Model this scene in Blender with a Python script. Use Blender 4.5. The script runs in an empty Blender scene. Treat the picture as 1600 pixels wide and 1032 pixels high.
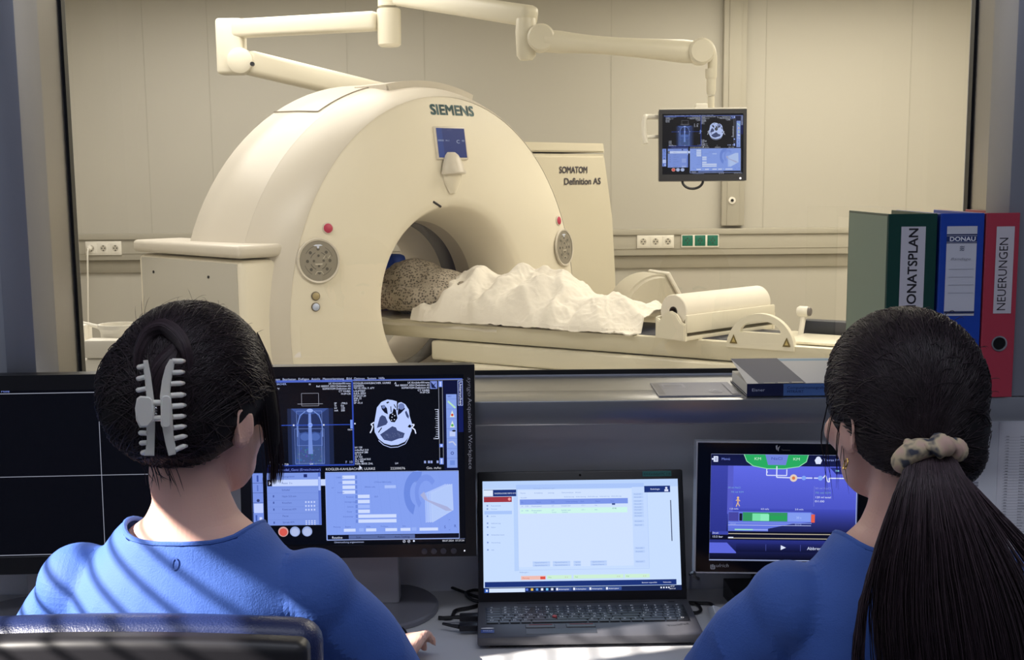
import bpy, bmesh, math, random
import numpy as np
from mathutils import Vector, Matrix, noise
from mathutils.bvhtree import BVHTree
R = math.radians
random.seed(7); RNG = np.random.default_rng(7)
C = bpy.context.scene.collection
SC = bpy.context.scene

# ------------------------------------------------------------------ camera
F = 1900.0; PX0, PY0 = 800.0, 542.0
CAM = Vector((0, 0, 1.50)); PITCH = math.atan(.138); ROLL = .0091
fw = Vector((0, math.cos(PITCH), -math.sin(PITCH)))
up0 = Vector((0, math.sin(PITCH), math.cos(PITCH)))
rt = Vector((1, 0, 0)) * math.cos(ROLL) - up0 * math.sin(ROLL)
up = up0 * math.cos(ROLL) + Vector((1, 0, 0)) * math.sin(ROLL)
cd = bpy.data.cameras.new('camera'); cam = bpy.data.objects.new('camera', cd); C.objects.link(cam)
cd.sensor_width = 36; cd.lens = 36 * F / 1600; cd.shift_y = (PY0 - 516) / 1600; cd.clip_start = .05
M = Matrix.Identity(4)
for i in range(3):
    M[i][0] = rt[i]; M[i][1] = up[i]; M[i][2] = -fw[i]; M[i][3] = CAM[i]
cam.matrix_world = M
SC.camera = cam

def ray(x, y):
    return (fw + rt * ((x - PX0) / F) - up * ((y - PY0) / F))
def U(x, y, Y=None, Z=None, d=None):
    """the point of the place seen at photo pixel x, y on the plane Y or Z, or at depth d"""
    r = ray(x, y)
    t = Y / r.y if Y is not None else ((Z - CAM.z) / r.z if Z is not None else d)
    return CAM + r * t
def V(*a): return Vector(a)

# ------------------------------------------------------------------ light, exposure
SC.view_settings.view_transform = 'Standard'; SC.view_settings.look = 'None'
SC.view_settings.exposure = 0; SC.view_settings.gamma = 1; SC.view_settings.use_curve_mapping = False
w = bpy.data.worlds.new('world'); SC.world = w; w.use_nodes = True
w.node_tree.nodes['Background'].inputs[0].default_value = (.72, .82, 1, 1)
w.node_tree.nodes['Background'].inputs[1].default_value = 1.0
def area(name, loc, rot, sx, sy, power, col):
    l = bpy.data.lights.new(name, 'AREA'); l.shape = 'RECTANGLE'; l.size = sx; l.size_y = sy; l.energy = power; l.color = col
    o = bpy.data.objects.new(name, l); C.objects.link(o); o.location = loc; o.rotation_euler = rot
    return o
SUN = Vector((.78, .25, -.52)).normalized()
l = bpy.data.lights.new('sun', 'SUN'); l.energy = 17.0; l.angle = R(.35); l.color = (1, .93, .84)
o = bpy.data.objects.new('sun', l); C.objects.link(o); o.rotation_euler = SUN.to_track_quat('-Z', 'Y').to_euler(); o.location = (-4, -1, 5)
# ceiling lamps of the scanner room, warm
WARM = (1, .925, .80); WARM2 = (1, .955, .91)
area('ceiling_lamp_scanner', (-1.7, 6.7, 2.76), (0, 0, 0), 2.2, 1.6, 54, WARM2)
area('ceiling_lamp_scanner', (2.0, 6.9, 2.76), (0, 0, 0), 2.2, 1.6, 67, WARM)
area('ceiling_lamp_scanner', (-1.8, 4.2, 2.76), (0, 0, 0), 1.4, .8, 32, WARM2)
area('ceiling_lamp_scanner', (1.8, 4.2, 2.76), (0, 0, 0), 1.8, .8, 52, WARM)
# control room: added cool fill lights, its own ceiling lamps are off
area('fill_light_control', (0, -.8, 2.74), (0, 0, 0), 1.8, 1.0, 7, (.84, .89, 1))
area('fill_light_control', (0.2, .80, 2.74), (0, 0, 0), 2.6, .4, 15, (.84, .88, 1))  # added fill for the desk and the wall under the sill

# ------------------------------------------------------------------ materials
def lin(c):
    c = c / 255.0
    return c / 12.92 if c <= .04045 else ((c + .055) / 1.055) ** 2.4
def rgb(r, g, b): return (lin(r), lin(g), lin(b), 1)
MATS = {}
def mat(name, col, rough=.5, metal=0, bump=0, bscale=200, var=0, vscale=8, coat=0, spec=.5, stretch=None, sheen=0, sss=0, emit=None, alpha=None):
    if name in MATS: return MATS[name]
    m = bpy.data.materials.new(name); m.use_nodes = True; nt = m.node_tree; b = nt.nodes['Principled BSDF']
    b.inputs['Base Color'].default_value = col; b.inputs['Roughness'].default_value = rough; b.inputs['Metallic'].default_value = metal
    b.inputs['Specular IOR Level'].default_value = spec
    if coat: b.inputs['Coat Weight'].default_value = coat; b.inputs['Coat Roughness'].default_value = .15
    if sheen: b.inputs['Sheen Weight'].default_value = sheen; b.inputs['Sheen Roughness'].default_value = .5
    if sss:
        b.inputs['Subsurface Weight'].default_value = sss; b.inputs['Subsurface Radius'].default_value = (.02, .008, .004); b.inputs['Subsurface Scale'].default_value = .3
    if emit: b.inputs['Emission Color'].default_value = emit; b.inputs['Emission Strength'].default_value = 1
    if bump or var:
        tc = nt.nodes.new('ShaderNodeTexCoord'); mp = nt.nodes.new('ShaderNodeMapping'); nt.links.new(tc.outputs['Object'], mp.inputs[0])
        if stretch: mp.inputs['Scale'].default_value = stretch
        if bump:
            n = nt.nodes.new('ShaderNodeTexNoise'); n.inputs['Scale'].default_value = bscale; n.inputs['Detail'].default_value = 3
            nt.links.new(mp.outputs[0], n.inputs[0]); bp = nt.nodes.new('ShaderNodeBump'); bp.inputs['Strength'].default_value = bump; bp.inputs['Distance'].default_value = .002
            nt.links.new(n.outputs[0], bp.inputs['Height']); nt.links.new(bp.outputs[0], b.inputs['Normal'])
        if var:
            n = nt.nodes.new('ShaderNodeTexNoise'); n.inputs['Scale'].default_value = vscale; n.inputs['Detail'].default_value = 4
            nt.links.new(mp.outputs[0], n.inputs[0]); mx = nt.nodes.new('ShaderNodeMix'); mx.data_type = 'RGBA'
            mx.inputs[6].default_value = tuple(c * (1 - var) for c in col[:3]) + (1,); mx.inputs[7].default_value = tuple(min(1, c * (1 + var)) for c in col[:3]) + (1,)
            nt.links.new(n.outputs[0], mx.inputs[0]); nt.links.new(mx.outputs[2], b.inputs['Base Color'])
    MATS[name] = m; return m
def attr_mat(name, emit, rough=.4, strength=1.0, metal=0):
    if name in MATS: return MATS[name]
    m = bpy.data.materials.new(name); m.use_nodes = True; nt = m.node_tree; b = nt.nodes['Principled BSDF']
    a = nt.nodes.new('ShaderNodeAttribute'); a.attribute_name = 'Col'
    b.inputs['Roughness'].default_value = rough; b.inputs['Metallic'].default_value = metal
    if emit:
        b.inputs['Base Color'].default_value = (.006, .006, .008, 1); b.inputs['Emission Strength'].default_value = strength
        nt.links.new(a.outputs['Color'], b.inputs['Emission Color']); b.inputs['Specular IOR Level'].default_value = .25
    else: nt.links.new(a.outputs['Color'], b.inputs['Base Color'])
    MATS[name] = m; return m

# ------------------------------------------------------------------ mesh helpers
def merge(bm, tmp):
    me = bpy.data.meshes.new('t'); tmp.to_mesh(me); tmp.free(); bm.from_mesh(me); bpy.data.meshes.remove(me)
def bx(bm, x0, x1, y0, y1, z0, z1, r=0, seg=2, mx=None):
    t = bmesh.new(); bmesh.ops.create_cube(t, size=1)
    for v in t.verts: v.co = V((x0+x1)/2+v.co.x*(x1-x0), (y0+y1)/2+v.co.y*(y1-y0), (z0+z1)/2+v.co.z*(z1-z0))
    if r: bmesh.ops.bevel(t, geom=t.edges[:], offset=r, segments=seg, affect='EDGES', profile=.5)
    if mx is not None: t.transform(mx)
    merge(bm, t)
def tube(bm, pts, r, seg=10, cap=True, flat=1.0):
    pts = [Vector(p) for p in pts]; n = len(pts); rs = r if isinstance(r, (list, tuple)) else [r]*n
    rings = []; prev = None
    for i, p in enumerate(pts):
        t = (pts[min(i+1, n-1)] - pts[max(i-1, 0)]).normalized()
        if prev is None:
            a = V(0, 0, 1) if abs(t.z) < .9 else V(1, 0, 0); x = t.cross(a).normalized()
        else:
            x = (prev - t*prev.dot(t)).normalized()
        prev = x; y = t.cross(x)
        rings.append([bm.verts.new(p + (x*math.cos(2*math.pi*k/seg)*rs[i] + y*math.sin(2*math.pi*k/seg)*rs[i]*flat)) for k in range(seg)])
    for a, b in zip(rings, rings[1:]):
        for k in range(seg): bm.faces.new((a[k], a[(k+1) % seg], b[(k+1) % seg], b[k]))
    if cap: bm.faces.new(rings[0][::-1]); bm.faces.new(rings[-1])
def loft(bm, rings, cap=True, closed=True):
    vr = [[bm.verts.new(p) for p in r] for r in rings]; n = len(vr[0])
    for a, b in zip(vr, vr[1:]):
        for k in range(n if closed else n-1):
            try: bm.faces.new((a[k], a[(k+1) % n], b[(k+1) % n], b[k]))
            except ValueError: pass
    if cap: bm.faces.new(vr[0][::-1]); bm.faces.new(vr[-1])
def lathe(bm, prof, seg=32, mx=None, capends=True):
    """prof: (radius, height) pairs round z"""
    t = bmesh.new()
    loft(t, [[V(r*math.cos(2*math.pi*k/seg), r*math.sin(2*math.pi*k/seg), z) for k in range(seg)] for r, z in prof], cap=capends)
    if mx is not None: t.transform(mx)
    merge(bm, t)
def prism(bm, poly, d0, d1, mx=None, r=0, seg=2):
    """polygon in x,z extruded along y from d0 to d1"""
    t = bmesh.new(); a = [t.verts.new((x, d0, z)) for x, z in poly]; b = [t.verts.new((x, d1, z)) for x, z in poly]; n = len(poly)
    fs = [t.faces.new(a), t.faces.new(b[::-1])]
    for k in range(n): t.faces.new((a[k], b[k], b[(k+1) % n], a[(k+1) % n]))
    bmesh.ops.recalc_face_normals(t, faces=t.faces[:])
    if r:
        es = [e for e in t.edges if any(f in fs for f in e.link_faces)]
        bmesh.ops.bevel(t, geom=es, offset=r, segments=seg, affect='EDGES')
    if mx is not None: t.transform(mx)
    merge(bm, t)
def ell(bm, c, r, rot=None, u=24, v=14):
    t = bmesh.new(); bmesh.ops.create_uvsphere(t, u_segments=u, v_segments=v, radius=1)
    m = Matrix.Translation(c) @ (rot if rot is not None else Matrix.Identity(4)) @ Matrix.Diagonal((*r, 1)); t.transform(m); merge(bm, t)
def smoothpath(pts, n=8):
    """Catmull-Rom through points"""
    p = [Vector(q) for q in pts]; p = [p[0]*2-p[1]] + p + [p[-1]*2-p[-2]]; out = []
    for i in range(1, len(p)-2):
        for k in range(n):
            t = k/n; a, b, c, d = p[i-1], p[i], p[i+1], p[i+2]
            out.append(.5*((2*b)+(c-a)*t+(2*a-5*b+4*c-d)*t*t+(3*b-a-3*c+d)*t**3))
    out.append(p[-2]); return out

WM = {}
def setmat(o, m):
    for q in (m if isinstance(m, (list, tuple)) else [m]): o.data.materials.append(q)
def mk(name, bm, m, parent=None, ang=35, world=False, base=True):
    """link bm as ONE mesh object; under a parent the mesh is in the parent's space unless world"""
    me = bpy.data.meshes.new(name)
    if isinstance(bm, bpy.types.Mesh): me = bm
    else:
        bmesh.ops.recalc_face_normals(bm, faces=bm.faces[:])
        bm.to_mesh(me); bm.free()
    o = bpy.data.objects.new(name, me); C.objects.link(o); setmat(o, m)
    if ang and len(me.polygons):
        me.polygons.foreach_set('use_smooth', [True]*len(me.polygons))
        me.set_sharp_from_angle(angle=R(ang))
    if parent is not None:
        if world: me.transform(WM[parent.name].inverted())
        o.parent = parent; WM[o.name] = WM[parent.name]
    else:
        if base:
            co = [v.co for v in me.vertices]
            lo = V(min(c.x for c in co), min(c.y for c in co), min(c.z for c in co)); hi = V(max(c.x for c in co), max(c.y for c in co), 0)
            b = V((lo.x+hi.x)/2, (lo.y+hi.y)/2, lo.z); me.transform(Matrix.Translation(-b)); o.location = b; WM[o.name] = Matrix.Translation(b)
        else: WM[o.name] = Matrix.Identity(4)
    return o
def thing(name, label, cat, loc=(0, 0, 0), rz=0, group=None, mx=None):
    o = bpy.data.objects.new(name, None); C.objects.link(o); o.empty_display_size = .05
    m = mx if mx is not None else Matrix.Translation(loc) @ Matrix.Rotation(rz, 4, 'Z')
    o.matrix_world = m; WM[o.name] = m
    o['label'] = label; o['category'] = cat
    if group: o['group'] = group
    return o
def tag(o, label, cat, group=None):
    o['label'] = label; o['category'] = cat
    if group: o['group'] = group
    return o
def struct(name, bm, m, parent=None, ang=30):
    o = mk(name, bm, m, parent, ang=ang)
    if parent is None: o['kind'] = 'structure'
    return o
def B(): return bmesh.new()
def lab(o, t): o['label'] = t; return o

# ------------------------------------------------------------------ drawn surfaces: screens, labels, covers (one mesh, colour per shape)
TXT = {}
def text_mesh(s, shear=0):
    if (s, shear) in TXT: return TXT[(s, shear)]
    cu = bpy.data.curves.new('t', 'FONT'); cu.body = s; cu.size = 1; cu.shear = shear; cu.resolution_u = 3
    ob = bpy.data.objects.new('t', cu); me = bpy.data.meshes.new_from_object(ob)
    co = np.empty(len(me.vertices)*3); me.vertices.foreach_get('co', co); co = co.reshape(-1, 3)
    fs = [tuple(p.vertices) for p in me.polygons]
    bpy.data.objects.remove(ob); bpy.data.curves.remove(cu); bpy.data.meshes.remove(me)
    TXT[(s, shear)] = (co, fs); return TXT[(s, shear)]
class Canvas:
    """coordinates x0..x1, y0..y1 (y down) spread over a plane w by h metres, centred, facing -y, layers stepping towards the viewer"""
    def __init__(s, x0, y0, x1, y1, w, h, step=.00012):
        s.a = (x0, y0, x1, y1, w, h); s.v = []; s.f = []; s.c = []; s.step = step; s.layer = 0
    def P(s, x, y):
        x0, y0, x1, y1, w, h = s.a
        return ((x-x0)/(x1-x0)-.5)*w, -s.layer*s.step, (.5-(y-y0)/(y1-y0))*h
    def poly(s, pts, col, up=True):
        if up: s.layer += 1
        n = len(s.v); s.v += [s.P(*p) for p in pts]; s.f.append(tuple(range(n, n+len(pts)))); s.c.append(col)
    def rect(s, x0, y0, x1, y1, col, up=True): s.poly([(x0, y0), (x0, y1), (x1, y1), (x1, y0)], col, up)
    def line(s, pts, wd, col):
        s.layer += 1
        for (xa, ya), (xb, yb) in zip(pts, pts[1:]):
            d = math.hypot(xb-xa, yb-ya) or 1; nx, ny = -(yb-ya)/d*wd/2, (xb-xa)/d*wd/2
            s.poly([(xa+nx, ya+ny), (xb+nx, yb+ny), (xb-nx, yb-ny), (xa-nx, ya-ny)], col, False)
    def box(s, x0, y0, x1, y1, wd, col): s.line([(x0, y0), (x1, y0), (x1, y1), (x0, y1), (x0, y0)], wd, col)
    def disc(s, x, y, rx, col, ry=None, n=20):
        ry = ry or rx; s.poly([(x+rx*math.cos(2*math.pi*k/n), y-ry*math.sin(2*math.pi*k/n)) for k in range(n)], col)
    def text(s, t, x, y, h, col, width=None, rot=0, shear=0, align='l', bold=0):
        """baseline start x,y; h cap height"""
        s.layer += 1; co, fs = text_mesh(t, shear)
        if not len(co): return
        k = h/.73; q = co[:, :2]*k; wid = q[:, 0].max()-q[:, 0].min()
        if width: q = q*np.array([width/wid, 1]); wid = width
        if align == 'c': q = q-[wid/2, 0]
        if align == 'r': q = q-[wid, 0]
        ca, sa = math.cos(rot), math.sin(rot)
        offs = [(0, 0)] if not bold else [(0, 0), (bold, 0), (0, bold), (bold, bold)]
        for ox, oy in offs:
            n = len(s.v)
            s.v += [s.P(x+(px+ox)*ca+(py+oy)*sa, y+(px+ox)*sa-(py+oy)*ca) for px, py in q]
            s.f += [tuple(i+n for i in f) for f in fs]; s.c += [col]*len(fs)
            s.layer += .2
    def mesh(s, name):
        mxd = max(1e-9, max(-v[1] for v in s.v)); k = min(1, .0012/mxd); s.v = [(a, b*k, c) for a, b, c in s.v]
        me = bpy.data.meshes.new(name); me.from_pydata(s.v, [], s.f)
        at = me.color_attributes.new('Col', 'FLOAT_COLOR', 'CORNER'); buf = []
        # every face is turned towards -y
        for p, c in zip(me.polygons, s.c): buf += list(c)*p.loop_total
        at.data.foreach_set('color', buf)
        me.update()
        return me
def canvas_obj(name, cv, m, parent, mx):
    me = cv.mesh(name); me.transform(mx); me.update()
    return mk(name, me, m, parent, ang=0)
SCR = attr_mat('screen', True, .25); PRINT = attr_mat('print', False, .45)
WH = rgb(235, 240, 255); BK = rgb(6, 7, 12)
# ================================================================== SETTING
M_wallC = mat('scanner_wall_paint', rgb(190, 186, 176), .55, bump=.05, bscale=60)
M_floorC = mat('scanner_floor', rgb(186, 180, 166), .35, var=.1)
M_ceil = mat('ceiling_white', rgb(225, 225, 220), .8)
M_wall = mat('control_wall_paint', rgb(232, 234, 240), .6, bump=.06, bscale=80)
M_wallL = mat('control_wall_light_paint', rgb(190, 193, 202), .6, bump=.06, bscale=80)
M_floor = mat('control_floor', rgb(120, 122, 128), .4, var=.1)
M_steel = mat('brushed_steel', rgb(150, 149, 152), .30, .95, bump=.06, bscale=6, stretch=(30, 30, 1))
M_steelH = mat('brushed_steel_sill', rgb(172, 174, 180), .28, .9, bump=.05, bscale=6, stretch=(1, 30, 30))
M_steelD = mat('dark_steel', rgb(150, 152, 162), .5, .55, bump=.05, bscale=6, stretch=(30, 30, 1))
M_gask = mat('black_gasket', rgb(14, 14, 18), .45)
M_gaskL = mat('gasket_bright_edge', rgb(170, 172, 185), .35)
# scanner room shell
YG = 2.36; YB = 8.40
XL = U(62, 575, Y=2.1).x; XR = U(1575, 250, Y=2.1).x; GL = U(124, 500, Y=YG).x; GR = U(1514, 250, Y=YG).x
ZS = U(900, 624, Y=2.1).z; ZT = 2.15
bm = B(); bx(bm, -3.3, 3.5, YB, YB+.1, 0, 2.8); struct('wall_scanner_back', bm, M_wallC)
bm = B(); bx(bm, -3.4, -3.3, YG+.06, YB+.1, 0, 2.8); struct('wall_scanner_left', bm, M_wallC)
bm = B(); bx(bm, 3.5, 3.6, YG+.06, YB+.1, 0, 2.8); struct('wall_scanner_right', bm, M_wallC)
bm = B(); bx(bm, -3.4, 3.6, YG+.06, YB+.1, -.1, 0); struct('floor_scanner', bm, M_floorC)
bm = B(); bx(bm, -3.4, 3.6, YG+.06, YB+.1, 2.8, 2.9); struct('ceiling_scanner', bm, M_ceil)
# dividing wall round the viewing window
WL_ = min(XL, GL)-.014; WR_ = max(XR, GR)+.014
bm = B()
bx(bm, -3.4, WL_, 2.19, YG+.06, 0, 2.8); bx(bm, WR_, 3.6, 2.19, YG+.06, 0, 2.8)
bx(bm, WL_, WR_, 2.20, YG+.06, 0, ZS-.045); bx(bm, WL_, WR_, 2.19, YG+.06, ZT+.005, 2.8)
struct('wall_front', bm, M_wallL)
bm = B(); bx(bm, -2.2, 2.2, 2.188, 2.2, .02, ZS-.047); struct('wall_front_panel', bm, M_wall)
WL_ = min(XL, GL)-.014; WR_ = max(XR, GR)+.014
# window 1: steel lining, gasket, lead glass
bm = B()
def quadbox(bm, q, th):
    """thin solid on a quad, thickened away from its front"""
    q = [Vector(p) for p in q]; n = (q[1]-q[0]).cross(q[3]-q[0]).normalized()*th
    a = [bm.verts.new(p) for p in q]; b = [bm.verts.new(p+n) for p in q]
    bm.faces.new(a); bm.faces.new(b[::-1])
    for k in range(4): bm.faces.new((a[k], b[k], b[(k+1) % 4], a[(k+1) % 4]))
win = bpy.data.objects.new('window_1', None); C.objects.link(win); win['kind'] = 'structure'; WM[win.name] = Matrix.Identity(4)
bm = B(); quadbox(bm, [(XL, 2.10, ZS), (XL, 2.10, ZT), (GL, YG, ZT), (GL, YG, ZS)], .004)
quadbox(bm, [(XR, 2.10, ZS), (GR, YG, ZS), (GR, YG, ZT), (XR, 2.10, ZT)], .004)
quadbox(bm, [(XL, 2.10, ZT), (XR, 2.10, ZT), (GR, YG, ZT), (GL, YG, ZT)], .004); mk('reveal', bm, M_steel, win)
bm = B(); FWL = U(43, 300, Y=2.09).x - U(4, 300, Y=2.09).x
bx(bm, XL-.052, XL, 2.085, 2.19, ZS+.0005, ZT+.05, .002); bx(bm, XR, XR+.052, 2.085, 2.19, ZS+.0005, ZT+.05, .002); bx(bm, XL, XR, 2.085, 2.19, ZT, ZT+.05, .002)
mk('frame', bm, M_steelD, win)
bm = B(); bx(bm, XL-.052, XR+.052, 2.085, 2.185, ZS-.044, ZS, .003); bx(bm, WL_+.001, WR_-.001, 2.18, YG+.02, ZS-.044, ZS); mk('window_sill', bm, M_steelH, win)
zb = ZS + .012
bm = B()
bx(bm, GL-.010, GL+.007, YG-.02, YG, ZS, ZT); bx(bm, GR-.007, GR+.010, YG-.02, YG, ZS, ZT); bx(bm, GL, GR, YG-.006, YG, ZS, zb); bx(bm, GL, GR, YG-.02, YG, ZT-.02, ZT)
mk('gasket', bm, M_gask, win)
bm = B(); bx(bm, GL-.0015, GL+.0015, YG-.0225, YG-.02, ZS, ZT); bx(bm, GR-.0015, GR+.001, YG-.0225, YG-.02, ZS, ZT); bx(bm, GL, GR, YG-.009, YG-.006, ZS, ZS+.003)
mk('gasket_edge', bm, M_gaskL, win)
gm = bpy.data.materials.new('lead_glass'); gm.use_nodes = True; nt = gm.node_tree; nt.nodes.clear()
out = nt.nodes.new('ShaderNodeOutputMaterial'); mx = nt.nodes.new('ShaderNodeMixShader'); tr = nt.nodes.new('ShaderNodeBsdfTransparent'); gl = nt.nodes.new('ShaderNodeBsdfGlossy'); fr = nt.nodes.new('ShaderNodeFresnel')
tr.inputs[0].default_value = (.94, .93, .875, 1); gl.inputs['Roughness'].default_value = .01; gl.inputs['Color'].default_value = (1, 1, 1, 1); fr.inputs[0].default_value = 1.6
nt.links.new(fr.outputs[0], mx.inputs[0]); nt.links.new(tr.outputs[0], mx.inputs[1]); nt.links.new(gl.outputs[0], mx.inputs[2]); nt.links.new(mx.outputs[0], out.inputs[0])
bm = B(); f = [bm.verts.new(p) for p in [(GL, YG+.002, ZS), (GR, YG+.002, ZS), (GR, YG+.002, ZT), (GL, YG+.002, ZT)]]; bm.faces.new(f)
mk('glass_pane', bm, gm, win)
# control room shell; the left wall has a tall window with a venetian blind
HY0, HY1, HZ0, HZ1 = .25, 1.04, .85, 2.362
IY0, IY1, IZ1 = 1.07, 1.175, 2.50  # slim unseen opening, added so that sun reaches the desk
bm = B()
bx(bm, -2.3, -2.2, -2.6, HY0, 0, 2.8); bx(bm, -2.3, -2.2, IY1, 2.2, 0, 2.8); bx(bm, -2.3, -2.2, HY1, IY0, 0, 2.8); bx(bm, -2.3, -2.2, IY0, IY1, 0, HZ0); bx(bm, -2.3, -2.2, IY0, IY1, IZ1, 2.8); bx(bm, -2.3, -2.2, HY0, HY1, 0, HZ0); bx(bm, -2.3, -2.2, HY0, HY1, HZ1, 2.8)
struct('wall_left', bm, M_wallL)
bm = B(); bx(bm, 2.2, 2.3, -2.6, 2.2, 0, 2.8); struct('wall_right', bm, M_wallL)
bm = B(); bx(bm, -2.3, 2.3, -2.7, -2.6, 0, 2.8); struct('wall_back', bm, M_wallL)
bm = B(); bx(bm, -2.3, 2.3, -2.7, 2.2, -.1, 0); struct('floor', bm, M_floor)
bm = B(); bx(bm, -2.3, 2.3, -2.7, 2.2, 2.8, 2.9); struct('ceiling', bm, M_ceil)
M_slat = mat('blind_slat', rgb(120, 122, 128), .5)
def blind(HY0, HY1, HZ1, label, wname):
    bl = thing('window_blind', label, 'blind', (-2.215, (HY0+HY1)/2, HZ0))
    bm = B(); bx(bm, -2.235, -2.195, HY0+.003, HY1-.003, HZ1-.035, HZ1-.001, .003); mk('head_rail', bm, M_slat, bl, world=True)
    z = HZ1-.06; ns = 0
    while z > HZ0+.04 and ns < 40:
        bm = B(); t = Matrix.Translation((-2.215, (HY0+HY1)/2, z)) @ Matrix.Rotation(R(33.7-13), 4, 'Y')
        bx(bm, -.016, .016, -(HY1-HY0)/2+.004, (HY1-HY0)/2-.004, -.0007, .0007, mx=t); mk('slat', bm, M_slat, bl, world=True); z -= .046; ns += 1
    w2 = B(); bx(w2, -2.31, -2.29, HY0-.014, HY0, HZ0-.04, HZ1+.04); bx(w2, -2.31, -2.29, HY1, HY1+.014, HZ0-.04, HZ1+.04); bx(w2, -2.31, -2.29, HY0, HY1, HZ0-.04, HZ0); bx(w2, -2.31, -2.29, HY0, HY1, HZ1, HZ1+.04)
    struct(wname, w2, mat('window_frame_white', rgb(220, 222, 226), .4))
blind(HY0, HY1, HZ1, 'grey venetian blind hanging in the wide left window', 'window_2'); blind(IY0, IY1, IZ1, 'narrow grey venetian blind in the slim unseen window added to let sun onto the desk', 'window_added')

# ---- scanner room back wall fittings
M_rail = mat('rail_cover', rgb(178, 173, 160), .5); M_rail2 = mat('rail_lower', rgb(160, 154, 140), .55); M_white = mat('white_plastic', rgb(236, 232, 222), .4)
def wp(x, y): p = U(x, y, Y=YB); return p.x, p.z
zr0, zr1 = wp(1100, 418)[1], wp(1100, 357)[1]
zm = wp(1100, 398)[1]; zk = wp(1100, 366)[1]
bm = B(); bx(bm, -3.3, 3.5, YB-.045, YB, zm, zk, .004); bx(bm, -3.3, 3.5, YB-.06, YB, zk, zr1, .004); bx(bm, -3.3, 3.5, YB-.050, YB, zm+.045, zm+.050); struct('trim_1', bm, M_rail)
bm = B(); bx(bm, -3.3, 3.5, YB-.02, YB, zr0, zm, .003); struct('trim_2', bm, M_rail2)
xa, xb = wp(1125, 350)[0], wp(1160, 350)[0]; zc = wp(1140, 352)[1]
du = thing('cable_duct', 'tall pale vertical cable duct on the back wall with a round lock', 'cable duct', ((xa+xb)/2, YB, zc))
bm = B(); bx(bm, xa, xb, YB-.06, YB, zc, 2.8, .003); mk('duct_cover', bm, M_rail, du, world=True)
bm = B(); bx(bm, xa+.035, xb-.035, YB-.066, YB-.06, zc, 2.8, .002); mk('duct_strip', bm, M_rail, du, world=True)
px, pz = wp(1141, 313); RX = Matrix.Rotation(R(90), 4, 'X')
bm = B(); lathe(bm, [(.001, 0), (.024, 0), (.024, .008), (.001, .01)], 24, Matrix.Translation((px, YB-.066, pz)) @ RX); mk('lock_plate', bm, M_white, du, world=True)
bm = B(); lathe(bm, [(.001, 0), (.010, 0), (.010, .012), (.001, .012)], 16, Matrix.Translation((px, YB-.070, pz)) @ RX); mk('lock', bm, M_gask, du, world=True)
# seams of the wall panels
M_seam = mat('wall_seam', rgb(181, 177, 166), .6)
for i, xs in enumerate((230, 330, 545, 665, 955, 1195, 1420)):
    x = wp(xs, 200)[0]; bm = B(); bx(bm, x-.003, x+.003, YB-.002, YB, zr1, 2.8); struct('trim_%d' % (3+i), bm, M_seam)
# socket strips
M_sock = mat('socket_hole_grey', rgb(200, 194, 180), .5); M_pin = mat('socket_pin', rgb(70, 66, 60), .5)
M_greenS = mat('socket_green', rgb(28, 112, 92), .4)
def sockets(x0, x1, y0, y1, m, label, group, side):
    pa = U(x0, y1, Y=YB-.045); pb = U(x1, y0, Y=YB-.045)
    r = thing('wall_socket', label, 'socket', ((pa.x+pb.x)/2, YB-.045, pa.z), group=group)
    bm = B(); bx(bm, pa.x, pb.x, YB-.057, YB-.045, pa.z, pb.z, .003); mk('socket_frame', bm, M_white, r, world=True)
    w = (pb.x-pa.x)/3
    for k in range(3):
        cx = pa.x+w*(k+.5); cz = (pa.z+pb.z)/2; hw = min(w, pb.z-pa.z)*.42
        bm = B(); bx(bm, cx-hw, cx+hw, YB-.060, YB-.055, cz-hw, cz+hw, .002); s = mk('socket_face', bm, m, r, world=True)
        bm = B(); lathe(bm, [(hw*.62, 0), (hw*.62, .001), (hw*.55, .0012), (hw*.55, .0004)], 24, Matrix.Translation((cx, YB-.060, cz)) @ RX); mk('socket_well', bm, M_sock if m is M_white else M_greenS, s, world=True)
        bm = B()
        for dx, dz in ((-.3, 0), (.3, 0), (0, .45), (0, -.45)): bx(bm, cx+dx*hw-.004, cx+dx*hw+.004, YB-.0618, YB-.0595, cz+dz*hw-.004, cz+dz*hw+.004)
        mk('pin_hole', bm, M_pin, s, world=True)
    return r
sockets(995, 1053, 367, 388, M_white, 'white triple wall socket beside the green sockets, right of the scanner', 'triple sockets', 1)
sockets(1064, 1123, 365, 387, M_greenS, 'triple socket with three green faces below the vertical duct', 'triple sockets', 1)
sockets(135, 190, 377, 399, M_white, 'white triple wall socket far left, with a cable plugged in', 'triple sockets', 1)
pl = thing('power_plug', 'white plug and cable hanging from the left wall socket', 'plug', U(141, 388, Y=YB-.06))
q = U(141, 388, Y=YB-.06)
bm = B(); lathe(bm, [(.001, 0), (.018, 0), (.02, .03), (.008, .045), (.001, .045)], 16, Matrix.Translation(q) @ RX); mk('plug_body', bm, M_white, pl, world=True)
bm = B(); tube(bm, smoothpath([q+V(0, -.04, 0), q+V(.003, -.07, -.05), q+V(-.01, -.06, -.25), q+V(-.03, -.05, -.6)]), .006, 8); mk('plug_cable', bm, M_white, pl, world=True)
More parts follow.
